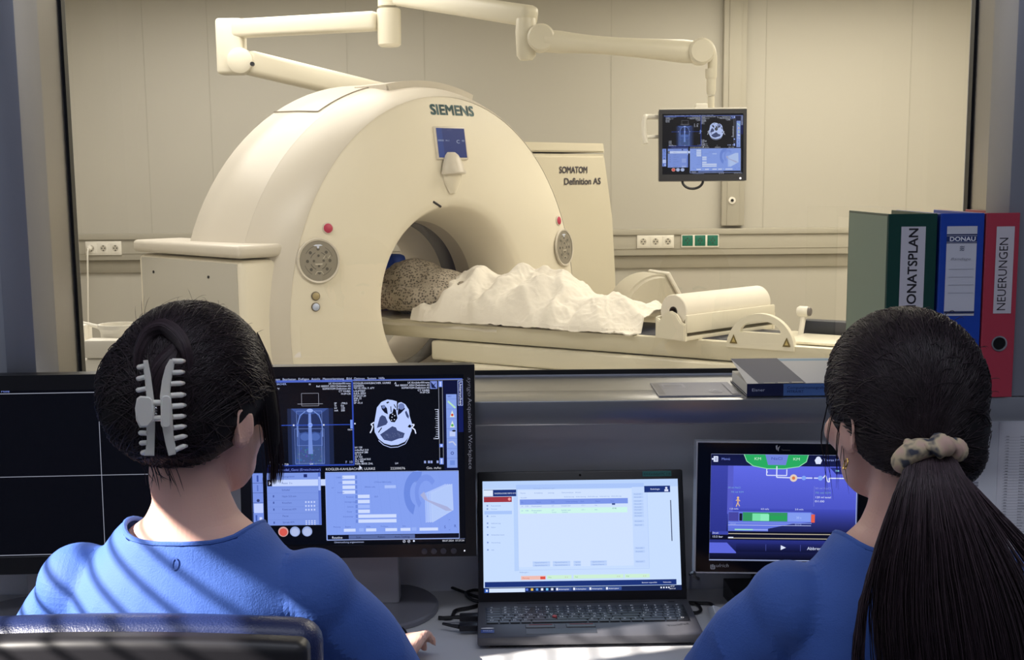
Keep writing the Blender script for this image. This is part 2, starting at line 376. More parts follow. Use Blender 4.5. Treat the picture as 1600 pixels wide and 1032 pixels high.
# ================================================================== CT GANTRY
M_g = mat('gantry_shell', rgb(216, 209, 197), .34, spec=.4); M_gf = mat('gantry_face', rgb(238, 231, 214), .38, spec=.35)
M_gw = mat('gantry_side_cover', rgb(210, 203, 184), .4); M_gin = mat('bore_lining', rgb(196, 186, 170), .35); M_ring = mat('bore_window_ring', rgb(74, 66, 70), .25)
M_dk = mat('dark_plastic', rgb(30, 30, 36), .4); M_key = mat('keypad_grey', rgb(150, 144, 132), .35)
AZ = R(45)
u_ = V(math.cos(AZ), math.sin(AZ), 0); n_ = V(math.sin(AZ), -math.cos(AZ), 0)
lipc = U(712, 468, Y=6.2); ZB = lipc.z; GO = V(lipc.x, lipc.y, 0) - n_*.36
gan = thing('ct_scanner', 'large cream CT scanner ring with a round bore, in the room behind the glass', 'ct scanner', GO, AZ)
NS = 96
def circ(r, cz, y, zmin=.0, rz=None):
    rz = rz or r
    out = []
    for k in range(NS):
        a = 2*math.pi*k/NS + math.pi/2
        z = cz + rz*math.sin(a); x = r*math.cos(a)
        if z < zmin + .02: z = zmin + .02
        out.append(V(x, y, z))
    return out
ZC = .815
# outer drum: back to the bevel in front
bm = B()
loft(bm, [circ(1.06, ZC, .40, 0, 1.09), circ(1.13, ZC, .385, 0, 1.16), circ(1.16, ZC, .35, 0, 1.19), circ(1.14, ZC, .15, 0, 1.185), circ(1.12, ZC, -.02, 0, 1.175), circ(1.115, ZC, -.06, 0, 1.172)], cap=False); mk('drum', bm, M_g, gan, ang=50)
bm = B()
loft(bm, [circ(1.1148, ZC, -.0605, 0, 1.1718), circ(1.108, ZC, -.08, 0, 1.168), circ(1.085, ZC, -.14, 0, 1.158), circ(1.05, ZC, -.20, 0, 1.142), circ(1.01, ZC, -.255, 0, 1.12), circ(.98, ZC, -.285, 0, 1.105), circ(.97, ZC, -.292, 0, 1.10)], cap=False); mk('front_bevel', bm, M_g, gan, ang=60)
# face: from the bevel to the bore lip, then the flare
def ringmix(t): # 0 at rim, 1 at lip
    return .97*(1-t)+.485*t, ZC*(1-t)+ZB*t, 1.10*(1-t)+.485*t
bm = B(); rs = []
for t, y in ((0, -.29), (.04, -.297), (.25, -.325), (.5, -.345), (.75, -.358), (.93, -.360), (1, -.352)):
    r, cz, rz = ringmix(t); rs.append(circ(r, cz, y, 0, rz))
for r, y in ((.470, -.335), (.455, -.30), (.435, -.24), (.415, -.17), (.402, -.11), (.395, -.06)): rs.append(circ(r, ZB, y))
loft(bm, rs, cap=False); mk('front_face', bm, M_gf, gan, ang=60)
bm = B(); loft(bm, [circ(.395, ZB, -.06), circ(.392, ZB, -.03), circ(.390, ZB, .045)], cap=False); mk('bore_collar', bm, M_gin, gan, ang=60)
bm = B(); loft(bm, [circ(.390, ZB, .045), circ(.388, ZB, .05), circ(.388, ZB, .16), circ(.390, ZB, .165)], cap=False); mk('bore_window_ring', bm, M_ring, gan, ang=60)
bm = B(); loft(bm, [circ(.390, ZB, .165), circ(.391, ZB, .47), circ(.42, ZB, .49), circ(.50, ZB, .46), circ(.54, ZB, .40), circ(1.06, ZC, .40, 0, 1.09)], cap=False); mk('bore_lining', bm, M_gin, gan, ang=60)
# service lid seam on top of the drum
def dp(a, y, o=.004):
    k = np.interp(y, [-.06, .15, .35], [0, 1, 2]); rx = np.interp(k, [0, 1, 2], [1.115, 1.14, 1.16])+o; rz = np.interp(k, [0, 1, 2], [1.172, 1.185, 1.19])+o
    return V(rx*math.cos(a), y, ZC+rz*math.sin(a))
bm = B(); tube(bm, [dp(R(92+2*k), .0) for k in range(15)] + [dp(R(120), .03+.04*k) for k in range(9)], .003, 6)
mk('lid_seam', bm, mat('seam_grey', rgb(150, 140, 124), .6), gan)
# low raised hood over the crown of the bevel
bm = B(); A = [R(72+2.2*i) for i in range(15)]
prism(bm, [(1.06*math.cos(a), ZC+1.12*math.sin(a)) for a in A] + [(1.128*math.cos(a), ZC+1.188*math.sin(a)) for a in A[::-1]], -.15, .12, r=.008); mk('crown_hood', bm, M_g, gan, ang=40)
# right wing with the model name
WY = -.02
bm = B(); prism(bm, [(.55, .02), (1.70, .02), (1.70, .5), (1.685, .90), (1.655, 1.26), (1.575, 1.645), (.55, 1.645)], WY, .38, r=.02, seg=3); wing = mk('side_wing', bm, M_gw, gan)
bm = B(); prism(bm, [(.55, 1.655), (1.573, 1.655), (1.562, 1.71), (.55, 1.71)], WY+.004, .37, r=.008); mk('wing_lid', bm, M_gw, gan)
# left side box: service cover and lid
bm = B(); bx(bm, -1.175, -.93, -.22, .72, .03, 1.145, .03, 3); mk('side_box', bm, M_gf, gan)
bm = B(); bx(bm, -1.195, -.915, -.235, .735, 1.155, 1.215, .02, 3); mk('side_box_lid', bm, M_g, gan)
bm = B(); bx(bm, -1.179, -1.173, -.19, .68, .06, 1.13, .002); sc = mk('service_panel', bm, M_wallC, gan)
for yy in (0.05, .56):
    bm = B(); lathe(bm, [(.001, 0), (.007, 0), (.007, .004), (.001, .005)], 12, Matrix.Translation((-1.179, yy, 1.06)) @ Matrix.Rotation(R(-90), 4, 'Y')); mk('screw', bm, M_dk, sc)
# things on the face, placed along the face surface
_me = bpy.data.objects['front_face'].data; FBV = BVHTree.FromPolygons([v.co.copy() for v in _me.vertices], [tuple(p.vertices) for p in _me.polygons])
GI = WM[gan.name].inverted()
def on_face(x, y):
    o = GI @ CAM; d = (GI.to_3x3() @ ray(x, y)).normalized(); h = FBV.ray_cast(o, d)
    return h[0], h[1]
def face_mx(x, y):
    p, n = on_face(x, y)
    if n.y > 0: n = -n
    n = V(n.x, n.y, n.z).normalized(); xa = V(0, 0, 1).cross(n).normalized(); xa = -xa if xa.x < 0 else xa
    za = xa.cross(-n)*1; za = za if za.z > 0 else -za
    return Matrix(((xa.x, -n.x, za.x, p.x), (xa.y, -n.y, za.y, p.y), (xa.z, -n.z, za.z, p.z), (0, 0, 0, 1)))
# maker's name
mx = face_mx(706, 174)
cv = Canvas(-50, -10, 50, 10, .36, .072); cv.text('SIEMENS', 0, 6.0, 14.5, rgb(52, 96, 104), width=82, align='c', bold=1.5); nm = canvas_obj('maker_name', cv, PRINT, gan, mx)
yv = (mx.to_3x3() @ V(0, 1, 0)).normalized()
for v in nm.data.vertices:
    h = FBV.ray_cast(v.co-yv*.2, yv)
    if h[0] is not None: v.co = h[0]-yv*.0015
# display
mx = face_mx(704, 224)
bm = B(); bx(bm, -.108, .108, -.008, .02, -.085, .085, .008, 2, mx); mk('display_frame', bm, M_g, gan)
cv = Canvas(682, 200, 727, 249, .19, .148); cv.rect(682, 200, 727, 249, rgb(52, 66, 128)); cv.rect(682, 200, 691, 249, rgb(58, 80, 150))
for y, t, x in ((204, '- ···', 700), (222, '000.0', 683), (222, 'H-1', 695), (225, 'C', 712), (222, '00', 721), (245, 'T 0', 699)): cv.text(t, x, y, 6 if t == 'C' else 3.0, rgb(190, 205, 235))
d = canvas_obj('display', cv, attr_mat('screen_dim', True, .3, .75), gan, mx @ Matrix.Translation((0, -.009, 0))); lab(d, 'blue display lit with white figures')
# sensor nose under the display
mx = face_mx(704, 262); bm = B()
loft(bm, [[V(.075*s*math.cos(a), -.012-.05*e*max(0, math.sin(a)), zz+.0*a) for a in [2*math.pi*k/24 for k in range(24)]] for s, e, zz in ((.35, .2, .075), (.55, .6, .06), (.8, 1, .02), (1, 1.25, -.03), (.98, 1.2, -.036))]); bm.transform(mx); mk('camera_nose', bm, M_g, gan)
bm = B(); loft(bm, [[V(.07*s*math.cos(a), .0-.045*e*max(0, math.sin(a)), zz) for a in [2*math.pi*k/24 for k in range(24)]] for s, e, zz in ((.85, 1, -.036), (.7, .8, -.08), (.3, .2, -.13))]); bm.transform(mx); mk('nose_base', bm, M_gf, gan)
# slot at the bore crown
mx = face_mx(684, 320); bm = B(); bx(bm, -.04, .03, -.004, .01, -.006, .006, .005, 3, mx @ Matrix.Rotation(R(25), 4, 'Y')); mk('laser_slot', bm, M_dk, gan)
def keypad(x, y, s):
    mx = face_mx(x, y); RXn = mx @ Matrix.Rotation(R(90), 4, 'X')
    bm = B(); lathe(bm, [(.093*s, -.002), (.107*s, .004), (.102*s, .012), (.094*s, .010)], 40, RXn, capends=False); k = mk('keypad_rim', bm, M_g, gan)
    bm = B(); lathe(bm, [(.001, .008), (.094*s, .008), (.094*s, 0), (.001, 0)], 40, RXn); k = mk('keypad', bm, M_key, gan)
    cv = Canvas(-10, -10, 10, 10, .2*s, .2*s)
    dk = rgb(96, 92, 86); lt = rgb(196, 190, 176)
    def ring(r0, r1, a0, a1, col, n=14):
        pts = [(r0*math.cos(a0+(a1-a0)*i/n), -r0*math.sin(a0+(a1-a0)*i/n)) for i in range(n+1)] + [(r1*math.cos(a1-(a1-a0)*i/n), -r1*math.sin(a1-(a1-a0)*i/n)) for i in range(n+1)]
        cv.poly(pts, col)
    for j in range(4): ring(3.9, 4.2, R(20+90*j), R(70+90*j), dk); ring(6.9, 7.1, R(15+90*j), R(60+90*j), dk)
    for a in range(0, 360, 45): cv.disc(5.5*math.cos(R(a)), -5.5*math.sin(R(a)), .75, dk)
    for a in (0, 90, 180, 270): cv.disc(2.4*math.cos(R(a)), -2.4*math.sin(R(a)), .6, dk)
    cv.poly([(-2, 1.2), (2, 1.2), (1.6, 1.9), (-1.6, 1.9)], lt); cv.line([(2.2, -1), (3.4, -2.4)], .35, lt); cv.line([(4.6, -1), (5.8, -2.4)], .35, lt); cv.line([(-2, 6.3), (-1.2, 5), (1.2, 5), (2, 6.3)], .35, lt)
    cv.poly([(-2.4, -7), (-1.2, -7.6), (1.2, -7.6), (2.4, -7), (.6, -6.8), (.4, -5.8), (-.4, -5.8), (-.6, -6.8)], rgb(220, 228, 250))
    canvas_obj('key_markings', cv, PRINT, k, mx @ Matrix.Translation((0, -.0085, 0)))
keypad(497, 408, 1.0); keypad(880, 387, 1.0)
def button(name, x, y, r, m, label=None, ring=None):
    mx = face_mx(x, y) @ Matrix.Rotation(R(90), 4, 'X')
    bm = B(); lathe(bm, [(r*1.25, -.002), (r*1.25, .004), (r, .006), (r, .003)], 24, mx, capends=False); g = mk(name+'_ring', bm, ring or M_g, gan)
    bm = B(); lathe(bm, [(.001, 0), (r, 0), (r, .008), (r*.7, .011), (.001, .012)], 24, mx); o = mk(name, bm, m, gan)
    if label: lab(o, label)
M_red = mat('stop_red', rgb(190, 60, 90), .4)
button('emergency_stop', 512, 357, .022, M_red, 'pinkish red stop button'); button('emergency_stop', 872, 345, .022, M_red, 'pinkish red stop button')
button('start_button', 493, 463, .017, mat('button_tan', rgb(176, 160, 120), .4), None, mat('button_edge', rgb(110, 100, 84), .4)); button('table_button', 493, 480, .017, mat('button_blue', rgb(196, 208, 236), .3), 'pale blue round button', mat('button_edge', rgb(110, 100, 84), .4))
button('start_button', 887, 431, .017, mat('button_tan', rgb(176, 160, 120), .4), None, mat('button_edge', rgb(110, 100, 84), .4))
for t, x, y, w_ in (('SOMATOM', 4, 12, 43), ('Definition AS', 11, 25, 57)):
    cv = Canvas(0, 0, 80, 30, .46, .1575); cv.text(t, x, y, 7.6, rgb(70, 66, 74), width=w_, bold=.45); canvas_obj('model_name', cv, PRINT, gan, Matrix.Translation((1.355, WY-.003, 1.515)))

# ================================================================== PATIENT TABLE
TZ = R(58); TO = GO.copy()
M_t = mat('table_shell', rgb(236, 230, 212), .3, spec=.45); M_ts = mat('table_side', rgb(232, 226, 206), .28, spec=.5)
tab = thing('patient_table', 'long cream scanner table running out of the bore to the right', 'table', TO, TZ)
TT = U(800, 512, Y=5.85).z; TW = .24; TE = -3.05
bm = B()
def tray(y): return [V(-TW, y, TT), V(-TW+.012, y, TT+.006), V(-TW+.06, y, TT-.004), V(-.1, y, TT-.014), V(0, y, TT-.018), V(.1, y, TT-.014), V(TW-.06, y, TT-.004), V(TW-.012, y, TT+.006), V(TW, y, TT), V(TW-.004, y, TT-.05), V(TW-.03, y, TT-.085), V(0, y, TT-.09), V(-TW+.03, y, TT-.085), V(-TW+.004, y, TT-.05)]
loft(bm, [tray(.44), tray(-.2), tray(-1), tray(-2), tray(TE)]); mk('tabletop', bm, M_ts, tab, ang=50)
bm = B(); bx(bm, -.236, .236, TE+.05, -.30, TT-.19, TT-.093, .014, 3); mk('carriage', bm, M_ts, tab)
bm = B(); bx(bm, -.27, .27, TE+.02, -.42, TT-.27, TT-.192, .016, 3); mk('carriage_rail', bm, M_t, tab)
bm = B(); bx(bm, -.30, .30, TE+.1, -.46, .02, TT-.272, .03, 3); mk('table_base', bm, M_t, tab)
bm = B(); bx(bm, -.305, -.30, TE+.1, -.46, TT-.33, TT-.324); mk('base_seam', bm, mat('seam_grey', rgb(150, 140, 124), .6), tab)
# arched handle on the foot end, near side
def tl(x, y, yl=None, xl=None):
    """point in the table's own space under pixel x,y on the plane of local x=xl"""
    T = WM[tab.name].inverted(); o = T @ CAM; d = T.to_3x3() @ ray(x, y)
    t = (xl-o.x)/d.x if xl is not None else (yl-o.y)/d.y
    return o + d*t
ya = tl(1137, 540, xl=-TW+.01).y; yb = tl(1243, 542, xl=-TW+.01).y; hz = tl(1190, 490, xl=-TW+.01).z
yc, hw = (ya+yb)/2, abs(yb-ya)/2; hh = hz-TT+.02
bm = B(); mxh = Matrix.Translation((-TW+.01, yc, TT-.02)) @ Matrix.Rotation(R(90), 4, 'Z')
# two halves so the handle keeps its opening
top_ = [(hw*math.cos(a), hh*math.sin(a)) for a in [math.pi*k/24 for k in range(25)]]
ih = [(hw*.60*math.cos(a), hh*.46+hh*.34*math.sin(a)) for a in [math.pi*k/24 for k in range(25)]]
fr_, bk_ = [], []
t = bmesh.new()
for sgn, L in ((-.016, fr_), (.016, bk_)):
    for (xo, zo), (xi, zi) in zip(top_, ih): L.append((t.verts.new((xo, sgn, zo)), t.verts.new((xi, sgn, zi))))
for k in range(24):
    t.faces.new((fr_[k][0], fr_[k+1][0], fr_[k+1][1], fr_[k][1])); t.faces.new((bk_[k][0], bk_[k][1], bk_[k+1][1], bk_[k+1][0]))
    t.faces.new((fr_[k][0], bk_[k][0], bk_[k+1][0], fr_[k+1][0])); t.faces.new((fr_[k][1], fr_[k+1][1], bk_[k+1][1], bk_[k][1]))
bl_ = [fr_[0], bk_[0]]; br_ = [fr_[-1], bk_[-1]]
t.faces.new((fr_[0][0], fr_[0][1], fr_[-1][1], fr_[-1][0])); t.faces.new((bk_[0][0], bk_[-1][0], bk_[-1][1], bk_[0][1]))
t.faces.new((fr_[0][1], bk_[0][1], bk_[-1][1], fr_[-1][1])); t.faces.new((fr_[0][0], fr_[-1][0], bk_[-1][0], bk_[0][0]))
bmesh.ops.recalc_face_normals(t, faces=t.faces[:])
t.transform(mxh); merge(bm, t)
hd = mk('handle', bm, M_t, tab, ang=40)
cv = Canvas(-10, -10, 10, 10, .04, .045); cv.poly([(-9, 9), (9, 9), (0, -9)], rgb(120, 104, 60)); cv.poly([(-4, 6), (4, 6), (0, -3)], rgb(200, 180, 120))
for s in (-1, 1): canvas_obj('warning_sticker', cv, PRINT, hd, Matrix.Translation((-TW+.01-.018, yc+s*hw*.78, TT+.018)) @ Matrix.Rotation(R(-90), 4, 'Z'))
# dark pad at the foot end
bm = B(); q0 = tl(1258, 500, xl=.2); bx(bm, .15, .21, TE+.1, q0.y, TT+.0, TT+.07, .012); mk('foot_pad', bm, mat('dark_vinyl', rgb(44, 46, 58), .5), tab)
bm = B(); bx(bm, -.15, .13, TE+.12, q0.y-.02, TT-.002, TT+.012, .006); mk('foot_tray', bm, M_t, tab)
# ---- paper roll in its holder, across the table
HO = (WM[tab.name] @ V(0, tl(1120, 520, xl=0).y, 0)); HA = R(42)
hx = V(math.cos(HA), math.sin(HA), 0)
hol = thing('paper_roll_holder', 'cream cradle standing across the scanner table, holding a paper roll', 'holder', V(HO.x, HO.y, TT+.004), HA)
HL = .32
bm = B()
end = [(-.085, 0), (.085, 0), (.085, .075), (.06, .082), (.035, .115), (0, .128), (-.035, .115), (-.06, .082), (-.085, .095)]
for s in (-1, 1):
    pr = [(-x, z) for x, z in end]
    bm = B(); prism(bm, pr, -.010, .010, Matrix.Translation((s*HL, 0, 0)) @ Matrix.Rotation(R(90), 4, 'Z'), r=.004); mk('end_plate', bm, M_t, hol)
bm = B(); bx(bm, -HL, HL, -.09, -.075, .035, .115, .006); bx(bm, -HL, HL, .075, .09, .035, .10, .006); mk('side_plate', bm, M_t, hol)
bm = B(); bx(bm, -HL, HL, -.08, .08, 0, .02, .004); mk('holder_base', bm, M_ts, hol)
rl = thing('paper_roll', 'thick white roll of couch paper lying in the cradle', 'paper roll', V(HO.x, HO.y, TT+.03), HA)
RYm = Matrix.Translation((0, 0, .098)) @ Matrix.Rotation(R(90), 4, 'Y')
bm = B(); lathe(bm, [(.022, -HL+.014), (.072, -HL+.014), (.075, -HL+.018), (.075, HL-.018), (.072, HL-.014), (.022, HL-.014)], 48, RYm, capends=False); mk('paper', bm, mat('couch_paper', rgb(240, 234, 222), .7), rl)
bm = B(); lathe(bm, [(.022, -HL+.012), (.022, HL-.012), (.017, HL-.012), (.017, -HL+.012), (.022, -HL+.012)], 24, RYm, capends=False); mk('core', bm, M_dk, rl)
# side console behind the table, a grey pod with a slanted display
cp = U(1015, 470, Y=6.3)
con = thing('injector_console', 'grey rounded console with slanted display behind the table end', 'console', (cp.x, cp.y, 0), R(20))
top = U(1020, 427, Y=6.3).z
bm = B(); pts = [(-.20, top-.2)] + [(-.20+.205*(1-math.cos(R(a)))+.0, top-.2+.2*math.sin(R(a))) for a in range(10, 91, 10)] + [(.045, top-.004), (.175, top-.22)]
prism(bm, pts, -.11, .11, r=.018, seg=3); mk('console_body', bm, mat('console_grey', rgb(200, 194, 178), .4), con)
bm = B(); mxs = Matrix.Translation((.112, 0, top-.10)) @ Matrix.Rotation(R(59), 4, 'Y'); bx(bm, -.125, .125, -.115, .115, -.006, .012, .006, 2, mxs); mk('display_frame', bm, M_white, con)
bm = B(); bx(bm, -.095, .095, -.095, .095, .011, .0135, .001, 1, mxs); mk('console_display', bm, mat('display_grey', rgb(120, 116, 116), .2), con)
bm = B(); lathe(bm, [(.22, 0), (.22, .03), (.04, .06), (.03, .1), (.03, top-.2), (.001, top-.2)], 24); mk('console_post', bm, M_white, con)
# lamp head / knob on the far side
kp = U(1256, 487, Y=5.45)
kn = thing('table_strap_reel', 'small white reel with a grey hub on the far side of the table end', 'reel', kp)
mxk = Matrix.Translation(kp) @ Matrix.Rotation(R(60), 4, 'Z') @ Matrix.Rotation(R(90), 4, 'X')
bm = B(); lathe(bm, [(.001, -.03), (.018, -.03), (.024, -.02), (.024, .02), (.001, .02)], 20, mxk); mk('reel', bm, M_white, kn, world=True)
bm = B(); lathe(bm, [(.001, .02), (.019, .02), (.019, .03), (.015, .034), (.001, .034)], 20, mxk); mk('hub', bm, mat('hub_grey', rgb(110, 104, 104), .4), kn, world=True)
bm = B(); tube(bm, [kp+V(0, 0, -.02), kp+V(-.02, -.01, -.14)], .012); mk('reel_post', bm, M_white, kn, world=True)

# ================================================================== PATIENT, GOWN, BLANKETS
def remeshed(bm, voxel, smooth=6, name='t'):
    me = bpy.data.meshes.new(name); bm.to_mesh(me); bm.free(); ob = bpy.data.objects.new('t', me); C.objects.link(ob)
    m = ob.modifiers.new('r', 'REMESH'); m.mode = 'VOXEL'; m.voxel_size = voxel
    s = ob.modifiers.new('s', 'SMOOTH'); s.iterations = smooth; s.factor = .5
    dg = bpy.context.evaluated_depsgraph_get(); me2 = bpy.data.meshes.new_from_object(ob.evaluated_get(dg), depsgraph=dg)
    bpy.data.objects.remove(ob); bpy.data.meshes.remove(me); return me2
M_skin = mat('skin', rgb(232, 186, 170), .5, sss=.12, var=.05, vscale=14, spec=.3)
def rt_(c, rx, rz, rot=0):  # ring in the plane across y
    return [V(c[0]+rx*math.cos(2*math.pi*k/20), c[1], c[2]+rz*math.sin(2*math.pi*k/20)) for k in range(20)]
TS = TT
pat = thing('person', 'patient lying on the scanner table in a patterned gown, head inside the bore', 'person', (TO.x, TO.y, TS), TZ)
bm = B(); HY = .26
ell(bm, (0, HY+.02, .105), (.075, .112, .09)); ell(bm, (0, HY-.01, .14), (.06, .085, .062)); ell(bm, (0, HY-.01, .205), (.012, .02, .018))
tube(bm, [(0, HY-.06, .10), (0, HY-.19, .09)], [.055, .06], 16)
loft(bm, [rt_((0, HY-.15, .10), .08, .06), rt_((0, HY-.19, .11), .18, .085), rt_((0, HY-.30, .12), .19, .105), rt_((0, HY-.48, .125), .16, .105), rt_((0, HY-.62, .10), .155, .075), rt_((0, HY-.75, .085), .155, .065)])
for s in (-1, 1):
    tube(bm, [(s*.19, HY-.21, .10), (s*.205, HY-.48, .10), (s*.17, HY-.60, .07), (s*.15, HY-.66, .06)], [.05, .045, .036, .03], 14)
    ell(bm, (s*.145, HY-.70, .05), (.03, .05, .018))
    tube(bm, [(s*.085, HY-.72, .10), (s*.10, HY-1.06, .075), (s*.095, HY-1.38, .055)], [.082, .055, .038], 14); ell(bm, (s*.095, HY-1.43, .065), (.035, .035, .055))
    ell(bm, (s*.078, HY+.01, .11), (.012, .022, .03))
mk('body', remeshed(bm, .012, 5), M_skin, pat, ang=0)
bm = B(); ell(bm, (0, HY+.045, .112), (.086, .112, .098)); mk('hair', bm, mat('hair_dark', rgb(40, 32, 34), .5), pat, ang=0)
gw = bpy.data.materials.new('gown_print'); gw.use_nodes = True; nt = gw.node_tree; b = nt.nodes['Principled BSDF']; b.inputs['Roughness'].default_value = .8
tc = nt.nodes.new('ShaderNodeTexCoord'); vo = nt.nodes.new('ShaderNodeTexVoronoi'); vo.inputs['Scale'].default_value = 72; vo.inputs['Randomness'].default_value = .7; rp = nt.nodes.new('ShaderNodeValToRGB')
rp.color_ramp.elements[0].position = .34; rp.color_ramp.elements[0].color = rgb(96, 88, 80); rp.color_ramp.elements[1].position = .46; rp.color_ramp.elements[1].color = rgb(172, 162, 148)
nt.links.new(tc.outputs['Object'], vo.inputs['Vector']); nt.links.new(vo.outputs['Distance'], rp.inputs[0]); nt.links.new(rp.outputs[0], b.inputs['Base Color'])
bm = B(); loft(bm, [rt_((0, HY-.16, .105), .10, .075), rt_((0, HY-.20, .145), .20, .135), rt_((0, HY-.30, .155), .205, .15), rt_((0, HY-.42, .135), .195, .125), rt_((0, HY-.52, .130), .185, .118), rt_((0, HY-.62, .11), .185, .095), rt_((0, HY-.80, .09), .18, .075)])
for s in (-1, 1): tube(bm, [(s*.19, HY-.21, .105), (s*.212, HY-.46, .11), (s*.17, HY-.58, .12)], [.062, .064, .06], 14)
me = remeshed(bm, .012, 4)
for v in me.vertices: v.co += V(noise.noise(v.co*14), noise.noise(v.co*14+V(5, 1, 1)), noise.noise(V(v.co.x*8, v.co.y*18, v.co.z*8)))*.010
mk('gown', me, gw, pat, ang=0)
# blue head cushion
bm = B(); bx(bm, -.15, .15, HY-.10, HY+.16, TS+.004, TS+.055, .02, 3, None); o = mk('head_cushion', bm, mat('cushion_blue', rgb(44, 74, 168), .6), None) if False else None
hc = thing('head_cushion', 'bright blue head cushion strapped beside the patient in the bore', 'cushion', (TO.x, TO.y, TS), TZ)
bm = B(); bx(bm, -.20, -.10, HY-.10, HY+.12, .0, .31, .03, 3); bx(bm, .10, .20, HY-.10, HY+.12, 0, .31, .03, 3); bx(bm, -.12, .12, HY-.08, HY+.12, 0, .02, .008)
mk('cushion_foam', bm, mat('cushion_blue', rgb(44, 84, 190), .6), hc)
bm = B(); tube(bm, [(-.2, HY, .26), (-.13, HY, .325), (0, HY-.02, .335), (.13, HY, .325), (.2, HY, .26)], .012, 8, flat=.4); mk('cushion_strap', bm, M_white, hc)
# white sheet on the table
def sheet(y0, y1, hf, nx=70, ny=110, x0=-.27, x1=.27):
    bm = B(); g = []
    for j in range(ny+1):
        y = y0+(y1-y0)*j/ny; row = []
        for i in range(nx+1):
            x = x0+(x1-x0)*i/nx; row.append(bm.verts.new(hf(x, y)))
        g.append(row)
    for j in range(ny):
        for i in range(nx): bm.faces.new((g[j][i], g[j][i+1], g[j+1][i+1], g[j+1][i]))
    return bm
def solid(bm, th):
    bmesh.ops.recalc_face_normals(bm, faces=bm.faces[:])
    bmesh.ops.solidify(bm, geom=bm.faces[:], thickness=th); return bm
M_sheet = mat('white_sheet', rgb(238, 232, 218), .8, bump=.2, bscale=300); M_blk = mat('white_terry_blanket', rgb(244, 238, 228), .9, bump=.5, bscale=260, sheen=.3)
def hs(x, y):
    e = max(0, abs(x)-.234); z = .010 + .006*noise.noise(V(x*9, y*6, 1)) + .004*noise.noise(V(x*20, y*16, 3))
    return V(x - math.copysign(e*.8, x), y, max(.004, z+.002) - e*.9 + .01*(1-min(1, abs(abs(x)-.22)/.06))*noise.noise(V(0, y*8, 0)))
o = mk('bed_sheet', solid(sheet(.42, -.70, hs, x0=-.275, x1=.275), .003), M_sheet, None, ang=0, base=False)
o.matrix_world = Matrix.Translation((TO.x, TO.y, TS)) @ Matrix.Rotation(TZ, 4, 'Z'); tag(o, 'thin white sheet spread under the patient on the scanner table', 'sheet')
def hb(x, y):
    u = (-y-.22)/1.22           # 0 at the gown, 1 at the feet
    prof = np.interp(u, [0, .05, .15, .3, .42, .5, .6, .68, .76, .86, .94, 1], [.13, .20, .22, .235, .25, .24, .205, .14, .12, .135, .10, .045])
    cr = max(0, math.cos(min(1, abs(x)/.275)*math.pi/2))**.6
    wx = x+.07*noise.noise(V(x*4, y*4, 11)); wy = y+.07*noise.noise(V(x*4, y*4, 17)); f = 0
    for k, (sx, sy, am, rot) in enumerate(((3.6, 5.2, .055, .5), (6.5, 9.0, .032, -.6), (12, 16, .009, .9))):
        X_, Y_ = wx*math.cos(rot)-wy*math.sin(rot), wx*math.sin(rot)+wy*math.cos(rot)
        n = noise.noise(V(X_*sx+3*k, Y_*sy, 2.3*k+.7)); f += am*(math.exp(-(n*4.2)**2)-.4)
    z = prof*cr + f*min(1, cr*1.3+.2)
    return V(x*(1.0-.03*u)+.045*noise.noise(V(y*5, x*3, 9)), y+.03*noise.noise(V(x*6, y*3, 5)), max(z, .012 + .008*noise.noise(V(y*9, x*9, 2))))
bm = sheet(-.20, -1.44, hb, 110, 200, -.275, .275)
bm.verts.ensure_lookup_table()
for _ in range(14): bmesh.ops.smooth_vert(bm, verts=[v for v in bm.verts if not v.is_boundary], factor=.5, use_axis_x=True, use_axis_y=True, use_axis_z=True)
for v in bm.verts:
    p = v.co; q = V(p.x+.02*noise.noise(p*9), p.y+.02*noise.noise(p*9+V(4, 4, 4)), p.z); n = noise.noise(V(q.x*19+q.y*8, q.y*13-q.x*9, 3)); v.co.z += .0042*(math.exp(-(n*5)**2)-.3)+.0025*noise.noise(p*60)
    if p.z > .02: v.co.z += .006
o = mk('blanket', solid(bm, .006), M_blk, None, ang=0, base=False)
o.matrix_world = Matrix.Translation((TO.x, TO.y, TS)) @ Matrix.Rotation(TZ, 4, 'Z'); tag(o, 'crumpled white towelling blanket heaped over the patient\'s legs', 'blanket')
bm = B(); bx(bm, -.215, .215, -2.0, -.3, .001, .007, .002); o = mk('table_mat', bm, mat('dark_vinyl', rgb(44, 46, 58), .5), None, base=False)
o.matrix_world = Matrix.Translation((TO.x, TO.y, TS)) @ Matrix.Rotation(TZ, 4, 'Z'); tag(o, 'thin dark table mat showing below the blanket edge', 'mat')

# ================================================================== CEILING BOOM WITH MONITOR
M_b = mat('boom_paint', rgb(228, 222, 204), .35)
def bp(x, y, Y=6.7): return U(x, y, Y=Y)
boom = thing('ceiling_boom', 'cream ceiling boom with two jointed arms above the scanner', 'ceiling boom', V(bp(608, 40).x, 6.7, bp(608, 73).z))
def bar(bm, a, b, w, h, r=.02):
    a, b = Vector(a), Vector(b); d = b-a; L = d.length; x = d.normalized(); y = V(0, 0, 1).cross(x).normalized(); z = x.cross(y)
    mx = Matrix(((x.x, y.x, z.x, a.x), (x.y, y.y, z.y, a.y), (x.z, y.z, z.z, a.z), (0, 0, 0, 1)))
    bx(bm, 0, L, -w/2, w/2, -h/2, h/2, r, 3, mx)
c = bp(608, 40); bm = B(); lathe(bm, [(.05, 0), (.062, .01), (.064, .10), (.064, .19)], 32, Matrix.Translation((c.x, 6.7, bp(608, 73).z))); lathe(bm, [(.061, .19), (.061, .197)], 32, Matrix.Translation((c.x, 6.7, bp(608, 73).z))); mk('pivot', bm, M_b, boom, world=True)
